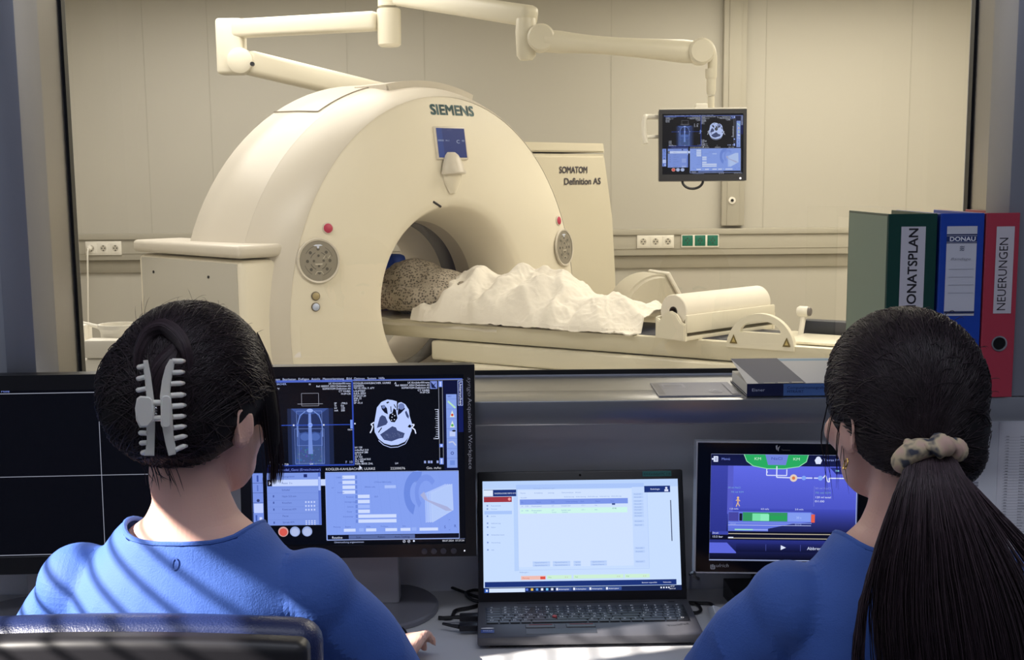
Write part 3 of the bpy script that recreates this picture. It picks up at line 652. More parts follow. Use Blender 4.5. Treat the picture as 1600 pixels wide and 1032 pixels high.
bm = B(); z0 = bp(608, 10).z; lathe(bm, [(.058, 0), (.058, 2.8-z0)], 32, Matrix.Translation((c.x, 6.7, z0))); mk('ceiling_tube', bm, M_b, boom, world=True)
a0 = bp(590, 33); a1 = bp(352, 46, 7.0)
bm = B(); bar(bm, a0, a1, .10, .10); mk('upper_arm', bm, M_b, boom, world=True)
j = bp(362, 75, 7.0); bm = B(); bx(bm, j.x-.075, j.x+.075, 6.93, 7.07, bp(362, 117, 7.0).z, bp(362, 30, 7.0).z, .02, 3); mk('joint', bm, M_b, boom, world=True)
k = bp(378, 96, 6.97); bm = B(); lathe(bm, [(.06, 0), (.07, .01), (.07, .13), (.05, .14), (.001, .14)], 32, Matrix.Translation((k.x, 7.04, k.z)) @ RX); mk('joint_disc', bm, M_b, boom, world=True)
bm = B(); q = bp(392, 99, 6.85); lathe(bm, [(.001, 0), (.012, 0), (.012, .02), (.001, .02)], 12, Matrix.Translation((q.x, 6.9, q.z)) @ RX); mk('clamp_knob', bm, M_dk, boom, world=True)
bm = B(); bar(bm, bp(385, 97, 6.98), bp(640, 158, 7.7), .10, .135, .03); mk('spring_arm', bm, M_b, boom, world=True)
bm = B(); bar(bm, bp(622, 0, 6.65)+V(0, 0, .02), bp(832, 26, 5.85), .1, .10, .03); mk('upper_arm', bm, M_b, boom, world=True)
e = bp(822, 60, 5.85); bm = B(); lathe(bm, [(.03, -.1), (.045, -.08), (.05, .03), (.045, .09)], 28, Matrix.Translation(e)); mk('joint', bm, M_b, boom, world=True)
e2 = bp(845, 60, 5.82); bm = B(); lathe(bm, [(.001, 0), (.055, 0), (.064, .012), (.064, .09), (.055, .10), (.001, .10)], 36, Matrix.Translation(e2+V(0, .05, 0)) @ RX); mk('joint_disc', bm, M_b, boom, world=True)
bm = B(); pa, pb = bp(850, 64, 5.82), bp(1092, 82, 5.8); pts = [pa.lerp(pb, t/10) for t in range(11)]
rr = [.052, .052, .046, .042, .041, .042, .044, .047, .05, .054, .05]; tube(bm, pts, rr, 24); mk('spring_arm', bm, M_b, boom, world=True)
e3 = bp(1095, 81, 5.78); bm = B(); lathe(bm, [(.001, 0), (.05, 0), (.06, .012), (.06, .09), (.05, .10), (.001, .10)], 36, Matrix.Translation(e3+V(0, .05, 0)) @ RX); mk('elbow', bm, M_b, boom, world=True)
vx = bp(1112, 110, 5.8); bm = B(); tube(bm, smoothpath([bp(1095, 66, 5.8), bp(1108, 72, 5.8), bp(1113, 88, 5.8), bp(1113, 110, 5.8)], 4), .022, 16)
lathe(bm, [(.024, 0), (.027, .01), (.027, .045)], 24, Matrix.Translation(bp(1111, 123, 5.8))); lathe(bm, [(.018, 0), (.022, .02), (.022, .08)], 24, Matrix.Translation(bp(1111, 148, 5.8))); tube(bm, [bp(1111, 150, 5.8), bp(1111, 200, 5.83)], .016, 16); mk('drop_tube', bm, M_b, boom, world=True)
# ================================================================== DESK
DZ = .74
M_desk = mat('desk_top_white', rgb(206, 206, 208), .45, bump=.02, bscale=300); M_grey = mat('desk_leg_grey', rgb(120, 122, 128), .4, .3)
desk = thing('desk', 'long white desk running below the viewing window', 'desk', (0, 1.92, 0))
bm = B(); bx(bm, -2.15, 2.15, 1.68, 2.185, DZ-.028, DZ, .003); mk('desk_top', bm, M_desk, desk, world=True)
for x in (-2.0, 2.0, -.05):
    bm = B(); bx(bm, x-.03, x+.03, 1.75, 2.12, 0, DZ-.028, .004); mk('leg', bm, M_grey, desk, world=True)

M_bez = mat('monitor_bezel_black', rgb(22, 22, 27), .38, bump=.03, bscale=700); M_bez2 = mat('gloss_bezel_black', rgb(8, 8, 10), .12); M_stand = mat('stand_grey', rgb(170, 170, 176), .35); M_standD = mat('stand_base_grey', rgb(120, 120, 128), .25); M_lab = mat('label_white', rgb(222, 222, 224), .6)
def monitor(root, W, H, sx0, sx1, sy0, sy1, mx, bez=M_bez, depth=.045, rad=.006, edge=None):
    """bezel with an opening for the screen (coords in metres, centred), in the plane given by mx"""
    bm = B()
    for a in ((-W/2, W/2, sy1, H/2), (-W/2, W/2, -H/2, sy0), (-W/2, sx0, sy0, sy1), (sx1, W/2, sy0, sy1)):
        bx(bm, a[0], a[1], -.004, .012, a[2], a[3], mx=mx)
    mk('bezel', bm, bez, root)
    bm = B(); bx(bm, -W/2, W/2, .012, depth, -H/2, H/2, rad, 3, mx); mk('back_shell', bm, edge or bez, root)
    if edge:
        bm = B(); t = .0025
        for a in ((-W/2-t, W/2+t, H/2, H/2+t), (-W/2-t, W/2+t, -H/2-t, -H/2), (-W/2-t, -W/2, -H/2, H/2), (W/2, W/2+t, -H/2, H/2)): bx(bm, a[0], a[1], -.004, .02, a[2], a[3], mx=mx)
        mk('edge_trim', bm, edge, root)

def facing(p, yaw=0, tilt=0):
    return Matrix.Translation(p) @ Matrix.Rotation(yaw, 4, 'Z') @ Matrix.Rotation(tilt, 4, 'X')
# ------------------------------------------------------------ acquisition screen content
W1 = rgb(220, 228, 255); B1 = rgb(52, 82, 190); G1 = rgb(120, 150, 225)
def acquisition(dim=False):
    cv = Canvas(393, 586, 726, 854, .376*333/342, .376*268/342)
    X = lambda a: 380+a*.3393
    Y = lambda a: 550+a*.3393
    cv.rect(393, 586, 726, 854, rgb(4, 6, 14))
    cv.rect(416, 593, 724, 595, rgb(70, 95, 190))
    for t, a, b in (('Anwendungen', 60, 178), ('Bearbeiten', 190, 250), ('Einfügen', 262, 310), ('Ansicht', 322, 362), ('Messvorbereitung', 374, 470), ('Bild', 482, 505), ('Optionen', 517, 565), ('System', 578, 618), ('Hilfe', 630, 656)):
        cv.text(t, X(a), Y(127), 3.6, rgb(190, 200, 235), width=(b-a)*.3393)
    # left scout image
    cv.rect(X(60), Y(132), X(510), Y(137), rgb(80, 105, 200)); cv.rect(X(505), Y(137), X(512), Y(524), rgb(44, 70, 170)); cv.rect(X(115), Y(519), X(510), Y(526), rgb(44, 70, 170))
    cv.rect(X(208), Y(258), X(418), Y(520), rgb(26, 36, 66)); cv.rect(X(225), Y(258), X(398), Y(520), rgb(40, 56, 104))
    cv.poly([(X(226), Y(258)), (X(260), Y(290)), (X(250), Y(380)), (X(240), Y(520)), (X(374), Y(520)), (X(366), Y(380)), (X(352), Y(290)), (X(396), Y(258))], rgb(58, 82, 148))
    for s in (-1, 1):
        m = lambda a: X(310+s*a)
        cv.poly([(m(6), Y(285)), (m(30), Y(282)), (m(48), Y(310)), (m(52), Y(360)), (m(46), Y(372)), (m(20), Y(366)), (m(8), Y(370))], rgb(34, 48, 92))
        cv.line([(m(20), Y(272)), (m(44), Y(290)), (m(56), Y(330)), (m(58), Y(390))], 1.2, rgb(120, 150, 225))
        cv.disc(m(24), Y(390), 7.2, rgb(76, 104, 176), 6)
    cv.rect(X(246), Y(434), X(370), Y(518), rgb(62, 84, 138))
    for k in range(60): cv.disc(X(250+RNG.random()*116), Y(440+RNG.random()*76), .7+RNG.random()*1.1, rgb(50+RNG.random()*40, 72+RNG.random()*40, 128+RNG.random()*40), n=7)
    cv.poly([(X(305), Y(280)), (X(316), Y(280)), (X(319), Y(400)), (X(322), Y(470)), (X(300), Y(470)), (X(302), Y(400))], rgb(112, 140, 215)); cv.disc(X(312), Y(335), 3.5, rgb(140, 168, 240)); cv.disc(X(312), Y(268), 5, rgb(150, 175, 240), 3)
    cv.box(X(250), Y(270), X(366), Y(430), .5, rgb(120, 145, 215)); cv.box(X(240), Y(352), X(374), Y(514), .5, rgb(120, 145, 215)); cv.line([(X(258), Y(358)), (X(258), Y(516))], .5, rgb(120, 145, 215)); cv.line([(X(362), Y(358)), (X(362), Y(516))], .5, rgb(120, 145, 215))
    cv.box(X(275), Y(188), X(353), Y(246), .6, rgb(150, 152, 168)); cv.line([(X(256), Y(237)), (X(372), Y(237))], .8, rgb(150, 152, 168))
    for k in range(54): cv.rect(X(150+k*6.4), Y(333), X(153.6+k*6.4), Y(337), rgb(60, 100, 235), False)
    for a in (236, 374): cv.disc(X(a), Y(335), 1.3, W1)
    cv.rect(X(496), Y(313), X(507), Y(354), rgb(120, 150, 235))
    def lines(x, ys, ts, al='l', h=3.0, c=W1):
        for t, y in zip(ts, ys): cv.text(t, X(x), Y(y), h, c, align=al)
    lines(80, (148,), ('KOGLER-KAHLBACHER,',), c=rgb(170, 190, 250)); lines(80, (160, 170, 184, 196, 210), ('22200076', '*07.10.1956, F, 67Y', '6-JUL-2024', '07:31:28', 'ADD IMA'))
    lines(500, (148, 160, 172, 184, 196), ('LK Kirchdorf/Krems', 'Ref: 000327, KRH Definition AS', 'SOMATOM Definition AS', 'CT VA48A', 'H-SP-CR'), 'r')
    for k, (a, b) in enumerate((('SP', '-790.5'), ('TI', '0.6'), ('kV', '120'), ('mA', '200'))): cv.text(a, X(424), Y(240+k*11), 3, W1); cv.text(b, X(454), Y(240+k*11), 3, W1)
    lines(118, (460, 471, 482, 493), ('kV 120', 'mA 35', 'TI 4.8', 'GT 0.0')); lines(118, (510, 521), ('ADD 240', 'TOPOGRAM T20'))
    cv.text('H', X(310), Y(150), 3, W1); cv.text('LH', X(306), Y(520), 3, W1); cv.text('10cm', X(482), Y(362), 2.6, W1); cv.text('F  10', X(470), Y(515), 4, rgb(160, 175, 235))
    # right slice image
    cv.rect(X(514), Y(132), X(1018), Y(134), rgb(150, 155, 175)); cv.rect(X(903), Y(136), X(906), Y(526), rgb(120, 124, 140)); cv.rect(X(920), Y(136), X(923), Y(526), rgb(120, 124, 140))
    for y0, y1 in ((138, 166), (430, 446), (496, 526)): cv.rect(X(904), Y(y0), X(922), Y(y1), rgb(110, 140, 235)); cv.rect(X(909), Y(y0+3), X(917), Y(y1-3), rgb(190, 205, 255))
    lines(514, (148, 160, 171, 184, 195, 207, 218, 228, 239), ('KOGLER-KAHLBACHER, ULRIKE', '22200076', '*07.10.1956, F, 67Y', 'LAUFTEST', '6-JUL-2024', '07:34:27.39', 'IMA 22', 'SPI 2', 'SP -41.4'))
    lines(514, (446, 458, 469, 480, 490), ('kV 120', 'mAs/Ref 310', 'mAs/ref 280', 'TI 1.0', 'GT 0.0')); lines(514, (501, 511, 522), ('SL 1.0/0.6/10.0', '512 480', 'H30s 80/35 ZHL'))
    lines(862, (148, 160, 172, 184, 194), ('LK Kirchdorf/Krems', 'Ref: 000327, KRH Definition AS', 'SOMATOM Definition AS', 'CT VA48A', 'H-SP-CR'), 'r')
    cv.text('A', X(702), Y(150), 3.4, W1); cv.text('LH', X(698), Y(522), 3, W1); cv.disc(X(517), Y(331), 1.2, W1)
    for a in (832, 850, 862, 890): cv.rect(X(a), Y(508), X(a+9), Y(520), rgb(150, 165, 220))
    cv.rect(X(866), Y(138), X(898), Y(174), rgb(120, 140, 215)); cv.poly([(X(868), Y(140)), (X(882), Y(156)), (X(896), Y(142)), (X(884), Y(160)), (X(896), Y(172)), (X(872), Y(170))], rgb(20, 30, 70))
    H_ = lambda p: [(560+.155*a, 580+.155*b) for a, b in p]
    for off, col in ((9, rgb(8, 10, 20)), ):
        cv.line(H_([(205, 705), (255, 752), (325, 778), (400, 774), (475, 742), (505, 690), (525, 640)]), 1.0, rgb(190, 205, 255))
    cv.line(H_([(165, 520), (132, 540), (150, 560), (138, 600), (122, 628)]), 1.8, W1); cv.line(H_([(530, 545), (568, 548), (545, 580), (572, 600), (582, 640)]), 1.8, W1)
    cv.poly(H_([(300, 290), (350, 296), (395, 310), (402, 350), (412, 325), (440, 318), (480, 340), (515, 395), (522, 460), (545, 540), (540, 610), (515, 670), (470, 722), (400, 752), (330, 756), (262, 736), (205, 690), (168, 620), (163, 540), (182, 440), (195, 370), (240, 315)]), rgb(186, 204, 255))
    g = rgb(62, 74, 118)
    cv.poly(H_([(205, 525), (222, 470), (245, 447), (278, 462), (302, 520), (285, 545), (190, 578)]), g)
    cv.poly(H_([(222, 645), (290, 600), (345, 562), (382, 575), (395, 605), (470, 635), (455, 680), (405, 690), (335, 716), (262, 700)]), g)
    for k in range(50):
        cv.disc(560+.155*(250+RNG.random()*200), 580+.155*(625+RNG.random()*60), .5+RNG.random()*.9, rgb(*(np.array([56, 68, 110])+RNG.random()*40)), n=6)
    kb = rgb(4, 6, 14)
    cv.poly(H_([(320, 440), (350, 425), (362, 380), (385, 395), (392, 440), (400, 480), (372, 522), (335, 518), (312, 478)]), kb)
    for p in ((345, 470), (372, 455), (352, 440), (340, 500), (368, 495)): cv.disc(560+.155*p[0], 580+.155*p[1], .9, W1, n=7)
    cv.poly(H_([(235, 352), (270, 345), (296, 380), (304, 440), (272, 424), (245, 390)]), rgb(14, 18, 40)); cv.disc(560+.155*262, 580+.155*365, 2.6, rgb(110, 126, 180))
    cv.poly(H_([(405, 420), (410, 380), (470, 370), (478, 385), (440, 425), (405, 452)]), rgb(14, 18, 40)); cv.disc(560+.155*441, 580+.155*362, 5.0, rgb(110, 126, 180))
    cv.poly(H_([(476, 420), (490, 404), (515, 460), (512, 488), (490, 465)]), g); cv.line(H_([(402, 310), (398, 400)]), 1.6, kb); cv.poly(H_([(500, 570), (520, 545), (540, 560), (528, 582)]), kb); cv.poly(H_([(288, 320), (310, 310), (322, 318), (300, 332)]), kb)
    cv.line(H_([(205, 625), (240, 575)]), 1.5, kb); cv.line(H_([(335, 360), (338, 420)]), 1.3, kb); cv.line(H_([(368, 340), (385, 375)]), 1.3, kb)
    cv.line([(X(901), Y(268)), (X(901), Y(406))], .8, W1)
    for k in range(14): cv.line([(X(889 if k % 4 else 885), Y(270+k*10.4)), (X(901), Y(270+k*10.4))], .6, W1)
    cv.text('10cm', X(876), Y(408), 2.6, W1)
    # side tool bar
    cv.rect(X(926), Y(136), X(990), Y(552), rgb(10, 16, 54)); cv.rect(X(993), Y(136), X(1016), Y(376), rgb(16, 26, 86))
    cv.rect(X(938), Y(200), X(986), Y(542), rgb(134, 160, 232))
    cv.text('VRT', X(944), Y(214), 2.6, rgb(60, 80, 150))
    for k in range(7): cv.line([(X(938), Y(222+k*46)), (X(986), Y(222+k*46))], .4, rgb(90, 115, 190))
    cv.line([(X(946), Y(232)), (X(980), Y(264))], 2.6, rgb(180, 225, 190))
    for y, c1 in ((290, rgb(205, 70, 60)), (338, rgb(80, 170, 90))): cv.poly([(X(954), Y(y+16)), (X(976), Y(y+16)), (X(965), Y(y-16))], rgb(220, 230, 215)); cv.disc(X(965), Y(y+6), 2, c1)
    cv.rect(X(952), Y(372), X(978), Y(396), rgb(190, 205, 245)); cv.disc(X(972), Y(370), 3, rgb(20, 24, 40), 1.4); cv.line([(X(948), Y(424)), (X(966), Y(420)), (X(980), Y(438))], 2, rgb(190, 200, 228))
    cv.disc(X(963), Y(474), 2.6, rgb(70, 90, 160)); cv.disc(X(963), Y(474), 1.4, rgb(134, 160, 232)); cv.rect(X(952), Y(508), X(974), Y(530), rgb(110, 140, 220))
    cv.box(X(993), Y(138), X(1014), Y(252), .7, rgb(170, 190, 250)); cv.text('Untersuchen', X(999), Y(142), 4.4, W1, width=36, rot=R(90))
    # status row
    cv.rect(X(105), Y(530), X(358), Y(554), rgb(14, 20, 70)); cv.text('1_Schaedel_Ganz (Erwachsener)', X(136), Y(547), 3.8, rgb(120, 140, 235), width=73)
    cv.text('KOGLER-KAHLBACHER, ULRIKE', X(378), Y(547), 4, rgb(205, 208, 222), width=77); cv.text('22200076', X(676), Y(547), 4, rgb(205, 208, 222), width=23); cv.text('Ges. mAs:', X(842), Y(547), 4, rgb(205, 208, 222), width=23)
    cv.rect(X(40), Y(555), X(88), Y(788), rgb(120, 146, 228))
    for k in range(6): cv.line([(X(40), Y(556+k*46)), (X(88), Y(556+k*46))], .5, rgb(30, 40, 90))
    cv.rect(X(44), Y(698), X(86), Y(742), rgb(190, 206, 255)); cv.rect(X(60), Y(566), X(68), Y(596), rgb(60, 84, 170)); cv.disc(X(64), Y(684), 2.4, rgb(50, 60, 110)); cv.rect(X(60), Y(612), X(66), Y(640), rgb(90, 116, 200)); cv.rect(X(50), Y(752), X(58), Y(780), rgb(70, 96, 180)); cv.rect(X(68), Y(762), X(80), Y(780), rgb(200, 212, 250))
    # protocol list
    cv.rect(X(106), Y(556), X(354), Y(802), rgb(124, 150, 228)); cv.rect(X(108), Y(588), X(376), Y(618), rgb(198, 214, 255)); cv.rect(X(108), Y(588), X(130), Y(618), rgb(8, 10, 26)); cv.poly([(X(116), Y(594)), (X(116), Y(612)), (X(126), Y(603))], W1)
    cv.rect(X(276), Y(563), X(292), Y(578), rgb(30, 44, 110))
    for t, y in (('Topogramm', 577), ('Pause  3 s', 608), ('Schädel', 640), ('Nativ 5.0 mm', 670), ('Knochen', 700), ('Kontrast KM', 731), ('Pause', 762), ('Spirale KM', 792)):
        cv.text(t, X(174), Y(y), 3, rgb(70, 90, 165))
    for y in (625, 650, 684, 715, 745, 775): cv.line([(X(108), Y(y)), (X(354), Y(y))], .3, rgb(100, 126, 205))
    for y in (660, 690, 722, 784): cv.rect(X(132), Y(y), X(138), Y(y+10), rgb(70, 90, 165))
    for r in range(3):
        for q in range(4): cv.rect(X(280+q*13), Y(690+r*18), X(287+q*13), Y(698+r*18), rgb(196, 210, 255)); cv.rect(X(280+q*13), Y(780+r*8), X(287+q*13), Y(785+r*8), rgb(196, 210, 255))
    cv.rect(X(342), Y(558), X(354), Y(800), rgb(90, 116, 205)); cv.rect(X(343), Y(576), X(353), Y(640), rgb(160, 182, 250))
    for a, c1 in ((176, rgb(205, 160, 160)), (230, rgb(150, 168, 220)), (286, rgb(150, 168, 220))): cv.disc(X(a), Y(832), 8, c1); cv.disc(X(a), Y(834), 6.2, rgb(176, 190, 232) if a > 200 else rgb(214, 90, 80))
    cv.text('Untersuchung angenommen', X(410), Y(889), 3, rgb(170, 182, 225))
    # parameter card
    cv.rect(X(376), Y(558), X(990), Y(874), rgb(132, 160, 240)); 
    for k in range(14): cv.line([(X(376+40*k), Y(558)), (X(380+44*k), Y(850))], .3, rgb(124, 152, 232))
    fld = rgb(206, 220, 255)
    for y in (572, 596, 619, 642): cv.rect(X(454), Y(y), X(512), Y(y+16), fld)
    for y in (663, 687, 710, 733): cv.rect(X(524), Y(y), X(578), Y(y+16), fld if y != 710 else rgb(160, 184, 250))
    for y in (756, 779): cv.rect(X(524), Y(y), X(700), Y(y+16), fld)
    cv.rect(X(648), Y(620), X(700), Y(634), rgb(170, 192, 250))
    for y in range(572, 800, 23): cv.rect(X(512), Y(y), X(522), Y(y+16), rgb(108, 136, 218))
    for t, a, y in (('CARE kV', 424, 584), ('mAs', 436, 608), ('kV', 404, 632), ('Scanzeit', 430, 654), ('Rotation', 470, 676), ('Verzögerung', 462, 699), ('Schicht', 474, 722), ('Dauer', 472, 745), ('Kommentar', 454, 768), ('Messung', 407, 816), ('Beginn', 462, 816), ('Ende', 560, 816), ('Tischpos.', 626, 816), ('Inkr.', 728, 816), ('CTDIvol 000.0 mGy', 600, 608), ('DLP 000 mGycm', 750, 608), ('Effektiv mAs', 556, 630), ('00.0', 600, 676)): cv.text(t, X(a), Y(y), 2.4, rgb(84, 108, 190))
    for a, b in ((456, 510), (558, 606), (648, 702), (718, 764), (806, 892)): cv.rect(X(a), Y(822), X(b), Y(836), fld)
    for a in (526, 770): cv.rect(X(a), Y(820), X(a+22), Y(836), rgb(150, 176, 246))
    # scanner sketch on the card
    def ring2(cx, cy, r0, r1, a0, a1, col, n=18): cv.poly([(cx+r0*math.cos(R(a0+(a1-a0)*i/n))*.6, cy-r0*math.sin(R(a0+(a1-a0)*i/n))) for i in range(n+1)] + [(cx+r1*math.cos(R(a1-(a1-a0)*i/n))*.6, cy-r1*math.sin(R(a1-(a1-a0)*i/n))) for i in range(n+1)], col)
    ring2(X(800), Y(660), 20, 36, 70, 250, rgb(108, 138, 224)); ring2(X(840), Y(660), 20, 30, 40, 230, rgb(120, 148, 232))
    for k in range(4): cv.poly([(X(834+10*k), Y(660)), (X(930+10*k), Y(618)), (X(934+10*k), Y(740)), (X(836+10*k), Y(798))], rgb(160+6*k, 186+5*k, 250)); cv.line([(X(834+10*k), Y(660)), (X(930+10*k), Y(618)), (X(934+10*k), Y(740)), (X(836+10*k), Y(798)), (X(834+10*k), Y(660))], .3, rgb(206, 220, 255))
    cv.poly([(X(812), Y(668)), (X(830), Y(652)), (X(846), Y(690)), (X(936), Y(724)), (X(960), Y(744)), (X(930), Y(744)), (X(830), Y(690))], rgb(168, 176, 220))
    for t, a, y in (('S', 920, 826), ('R', 966, 822), ('-', 942, 790), ('-', 942, 838)): cv.text(t, X(a), Y(y), 4.5, rgb(60, 84, 170))
    cv.rect(X(380), Y(850), X(990), Y(872), rgb(10, 14, 34)); cv.rect(X(478), Y(852), X(784), Y(870), rgb(86, 104, 160)); cv.text('Routine', X(400), Y(868), 3.8, W1)
    for t, a in (('Scan', 512), ('Rekon', 612), ('Auto Tasking', 690)): cv.text(t, X(a), Y(867), 3.2, rgb(34, 44, 84))
    cv.box(X(376), Y(556), X(990), Y(874), .6, rgb(170, 188, 245)); cv.line([(X(376), Y(876)), (X(1016), Y(876))], .7, rgb(110, 120, 160))
    for a in (734, 756): cv.disc(X(a), Y(885), 2.2, rgb(200, 205, 225)); cv.disc(X(a), Y(885), 1.6, rgb(4, 6, 14)); cv.line([(X(a)-1.4, Y(885)+1.4), (X(a)+1.4, Y(885)-1.4)], .5, W1)
    cv.disc(X(779), Y(884), 1.5, W1); cv.text('08.07.2024  07:37:34', X(1012), Y(889), 3, rgb(205, 208, 222), align='r')
    cv.poly([(561, 728), (561, 735), (563, 733), (566, 733)], W1)
    return cv
ACQ = acquisition()
SW, SH = ACQ.a[4], ACQ.a[5]; kx = SW/333   # metres per photo pixel on this screen
ay = 2.03
ac = U(559.5, 722.5, Y=ay)
acq = thing('monitor', 'black monitor showing blue scan software, directly right of the hair-clip person\'s head', 'monitor', (ac.x, ac.y, DZ), R(1))
def lz(p): return WM[acq.name].inverted() @ p
mxa = Matrix.Translation((0, 0, ac.z-DZ)) @ Matrix.Rotation(R(-3), 4, 'X')
scl = (U(743, 722, Y=ay).x-U(376, 722, Y=ay).x)/367/kx
mxa = mxa @ Matrix.Scale(scl, 4)
monitor(acq, 367*kx, 303*kx, -166.5*kx, 166.5*kx, -131.5*kx-.000, 136.5*kx, mxa)
me = ACQ.mesh('screen'); me.transform(mxa @ Matrix.Translation((0, .004, 2.5*kx))); mk('screen', me, SCR, acq, ang=0)
cv = Canvas(726, 586, 743, 740, 17*kx, 154*kx); cv.text('syngo', 732.5, 590, 6.2, rgb(170, 172, 184), width=30, rot=R(90), shear=.25); cv.text('Acquisition Workplace', 732.5, 623, 6.2, rgb(196, 198, 208), width=112, rot=R(90))
canvas_obj('bezel_lettering', cv, PRINT, acq, mxa @ Matrix.Translation(((734.5-559.5)*kx, -.0045, (722.5-663)*kx)))
for x in (661, 676, 691, 707):
    bm = B(); lathe(bm, [(.001, 0), (4.6*kx, 0), (4.6*kx, .002), (.001, .0025)], 18, mxa @ Matrix.Translation(((x-559.5)*kx, -.004, (722.5-865)*kx)) @ RX); mk('button', bm, mat('button_dark', rgb(70, 70, 80), .35), acq)
bm = B(); lathe(bm, [(.001, 0), (1.2*kx, 0), (1.2*kx, .001), (.001, .0015)], 10, mxa @ Matrix.Translation(((724-559.5)*kx, -.004, (722.5-865)*kx)) @ RX); mk('power_light', bm, mat('led_white', rgb(230, 230, 240), .3, emit=(.8, .8, .9, 1)), acq)
nb = lz(U(592, 935, Y=ay+.05))
bm = B(); bx(bm, -.075, .062, .05, .085, .012, ac.z-DZ-.10, .006); mk('stand_neck', bm, M_stand, acq)
bc = U(600, 932, Z=DZ); bl_ = lz(bc); rxx = (U(688, 928, Z=DZ).x-bc.x)
bm = B(); lathe(bm, [(.001, 0), (1, 0), (1, .007), (.97, .010), (.001, .013)], 48, Matrix.Translation((bl_.x, .055, .001)) @ Matrix.Diagonal((rxx, .115, 1, 1))); mk('stand_base', bm, M_standD, acq, ang=25)

# ------------------------------------------------------------ CT room monitor on the boom: the same picture
mc = U(1098, 227, Y=5.75); rm = thing('monitor', 'small monitor hanging from the ceiling boom inside the scanner room', 'monitor', mc, R(-2))
pw = (U(1166, 227, Y=5.75).x-U(1030, 227, Y=5.75).x); ph = U(1098, 171, Y=5.75).z-U(1098, 283, Y=5.75).z
mxr = Matrix.Rotation(R(-4), 4, 'X')
sw, sh = pw*126/136, ph*97/112
monitor(rm, pw, ph, -sw/2, sw/2, -ph*.5+ph*.09, ph*.5-ph*.062, mxr, bez=mat('bezel_charcoal', rgb(52, 52, 58), .4), edge=None, depth=.05)
bm = B(); bx(bm, -pw/2, pw/2, -.004, .05, ph/2, ph/2+.008, .002, mx=mxr); mk('top_edge', bm, M_white, rm)
me = ACQ.mesh('screen'); me.transform(mxr @ Matrix.Translation((0, .004, ph*.014)) @ Matrix.Diagonal((sw/SW, 1, ph*.848/SH, 1))); mk('screen', me, attr_mat('screen_far', True, .3, .95), rm, ang=0)
bm = B(); lathe(bm, [(.001, 0), (.005, 0), (.005, .002), (.001, .002)], 12, mxr @ Matrix.Translation((pw*.43, -.004, -ph*.47)) @ RX); mk('power_light', bm, MATS['led_white'], rm)
bm = B(); tube(bm, [mxr @ V(.048*math.cos(t)-.045, .01, -ph/2-.036*math.sin(t)) for t in [math.pi*k/14 for k in range(15)]], .006, 8); mk('grab_loop', bm, M_dk, rm)
bm = B(); bx(bm, -.03, .03, .05, .10, -.05, ph/2+.03, .008); tube(bm, [V(.04, .08, ph/2-.02), V(.04, .08, ph/2+.03)], .022, 16); mk('mount', bm, M_white, rm)
bm = B(); h0 = WM[rm.name].inverted() @ U(1008, 183, Y=5.75); h1 = WM[rm.name].inverted() @ U(1012, 214, Y=5.75)
tube(bm, smoothpath([V(-pw*.4, .06, h0.z), V(h0.x+.02, .05, h0.z+.004), V(h0.x, .03, h0.z-.005), V(h0.x-.002, .02, h1.z+.02), V(h1.x-.006, .01, h1.z-.03)], 6), [.012]*25, 12); tube(bm, [V(h0.x, .02, h1.z), V(-pw*.4, .06, h1.z+.003)], .009, 10); mk('side_handle', bm, M_white, rm)

# ------------------------------------------------------------ big monitor, far left
lp = U(185, 735, Y=2.04); lmon = thing('monitor', 'wide black monitor with empty dark screen and thin grid lines, left behind the hair-clip person', 'monitor', (lp.x, 2.04, DZ), R(3))
MW, MH = .52, .345
kp_ = 1900/2.09
lc = U(62, 741, Y=2.04); mxl = Matrix.Translation((lc.x-lp.x, 0, lc.z-DZ)) @ Matrix.Rotation(R(-2), 4, 'X')
monitor(lmon, MW, MH, -MW/2+.018, MW/2-.018, -MH/2+.030, MH/2-.026, mxl)
cv = Canvas(0, 0, 484, 289, MW-.036, MH-.056); cv.rect(0, 0, 484, 289, rgb(3, 4, 10)); ln = rgb(150, 154, 170)
sxp = lambda x: (x-62)*(484/((MW-.036)*kp_))+242
for x0, x1 in ((157, 168),): cv.line([(sxp(158), 0), (sxp(158), 289)], 1.0, ln)
cv.line([(0, 150), (484, 150)], 1.0, ln); cv.line([(0, 287), (484, 287)], 1.2, ln); cv.line([(0, 6), (484, 6)], 1.2, ln); cv.text('Optionen  Hilfe', sxp(-20), 3.5, 4.5, rgb(120, 140, 220), width=48)
canvas_obj('screen', cv, SCR, lmon, mxl @ Matrix.Translation((0, .004, .002)))
bm = B(); bx(bm, lc.x-lp.x-.05, lc.x-lp.x+.05, .05, .085, .012, lc.z-DZ-.1, .006); mk('stand_neck', bm, M_stand, lmon)
lb = U(-20, 915, Z=DZ); bm = B(); lathe(bm, [(.001, 0), (.15, 0), (.15, .007), (.145, .010), (.001, .013)], 48, Matrix.Translation((lc.x-lp.x, .02, .001)) @ Matrix.Diagonal((1, .75, 1, 1))); mk('stand_base', bm, M_standD, lmon, ang=25)

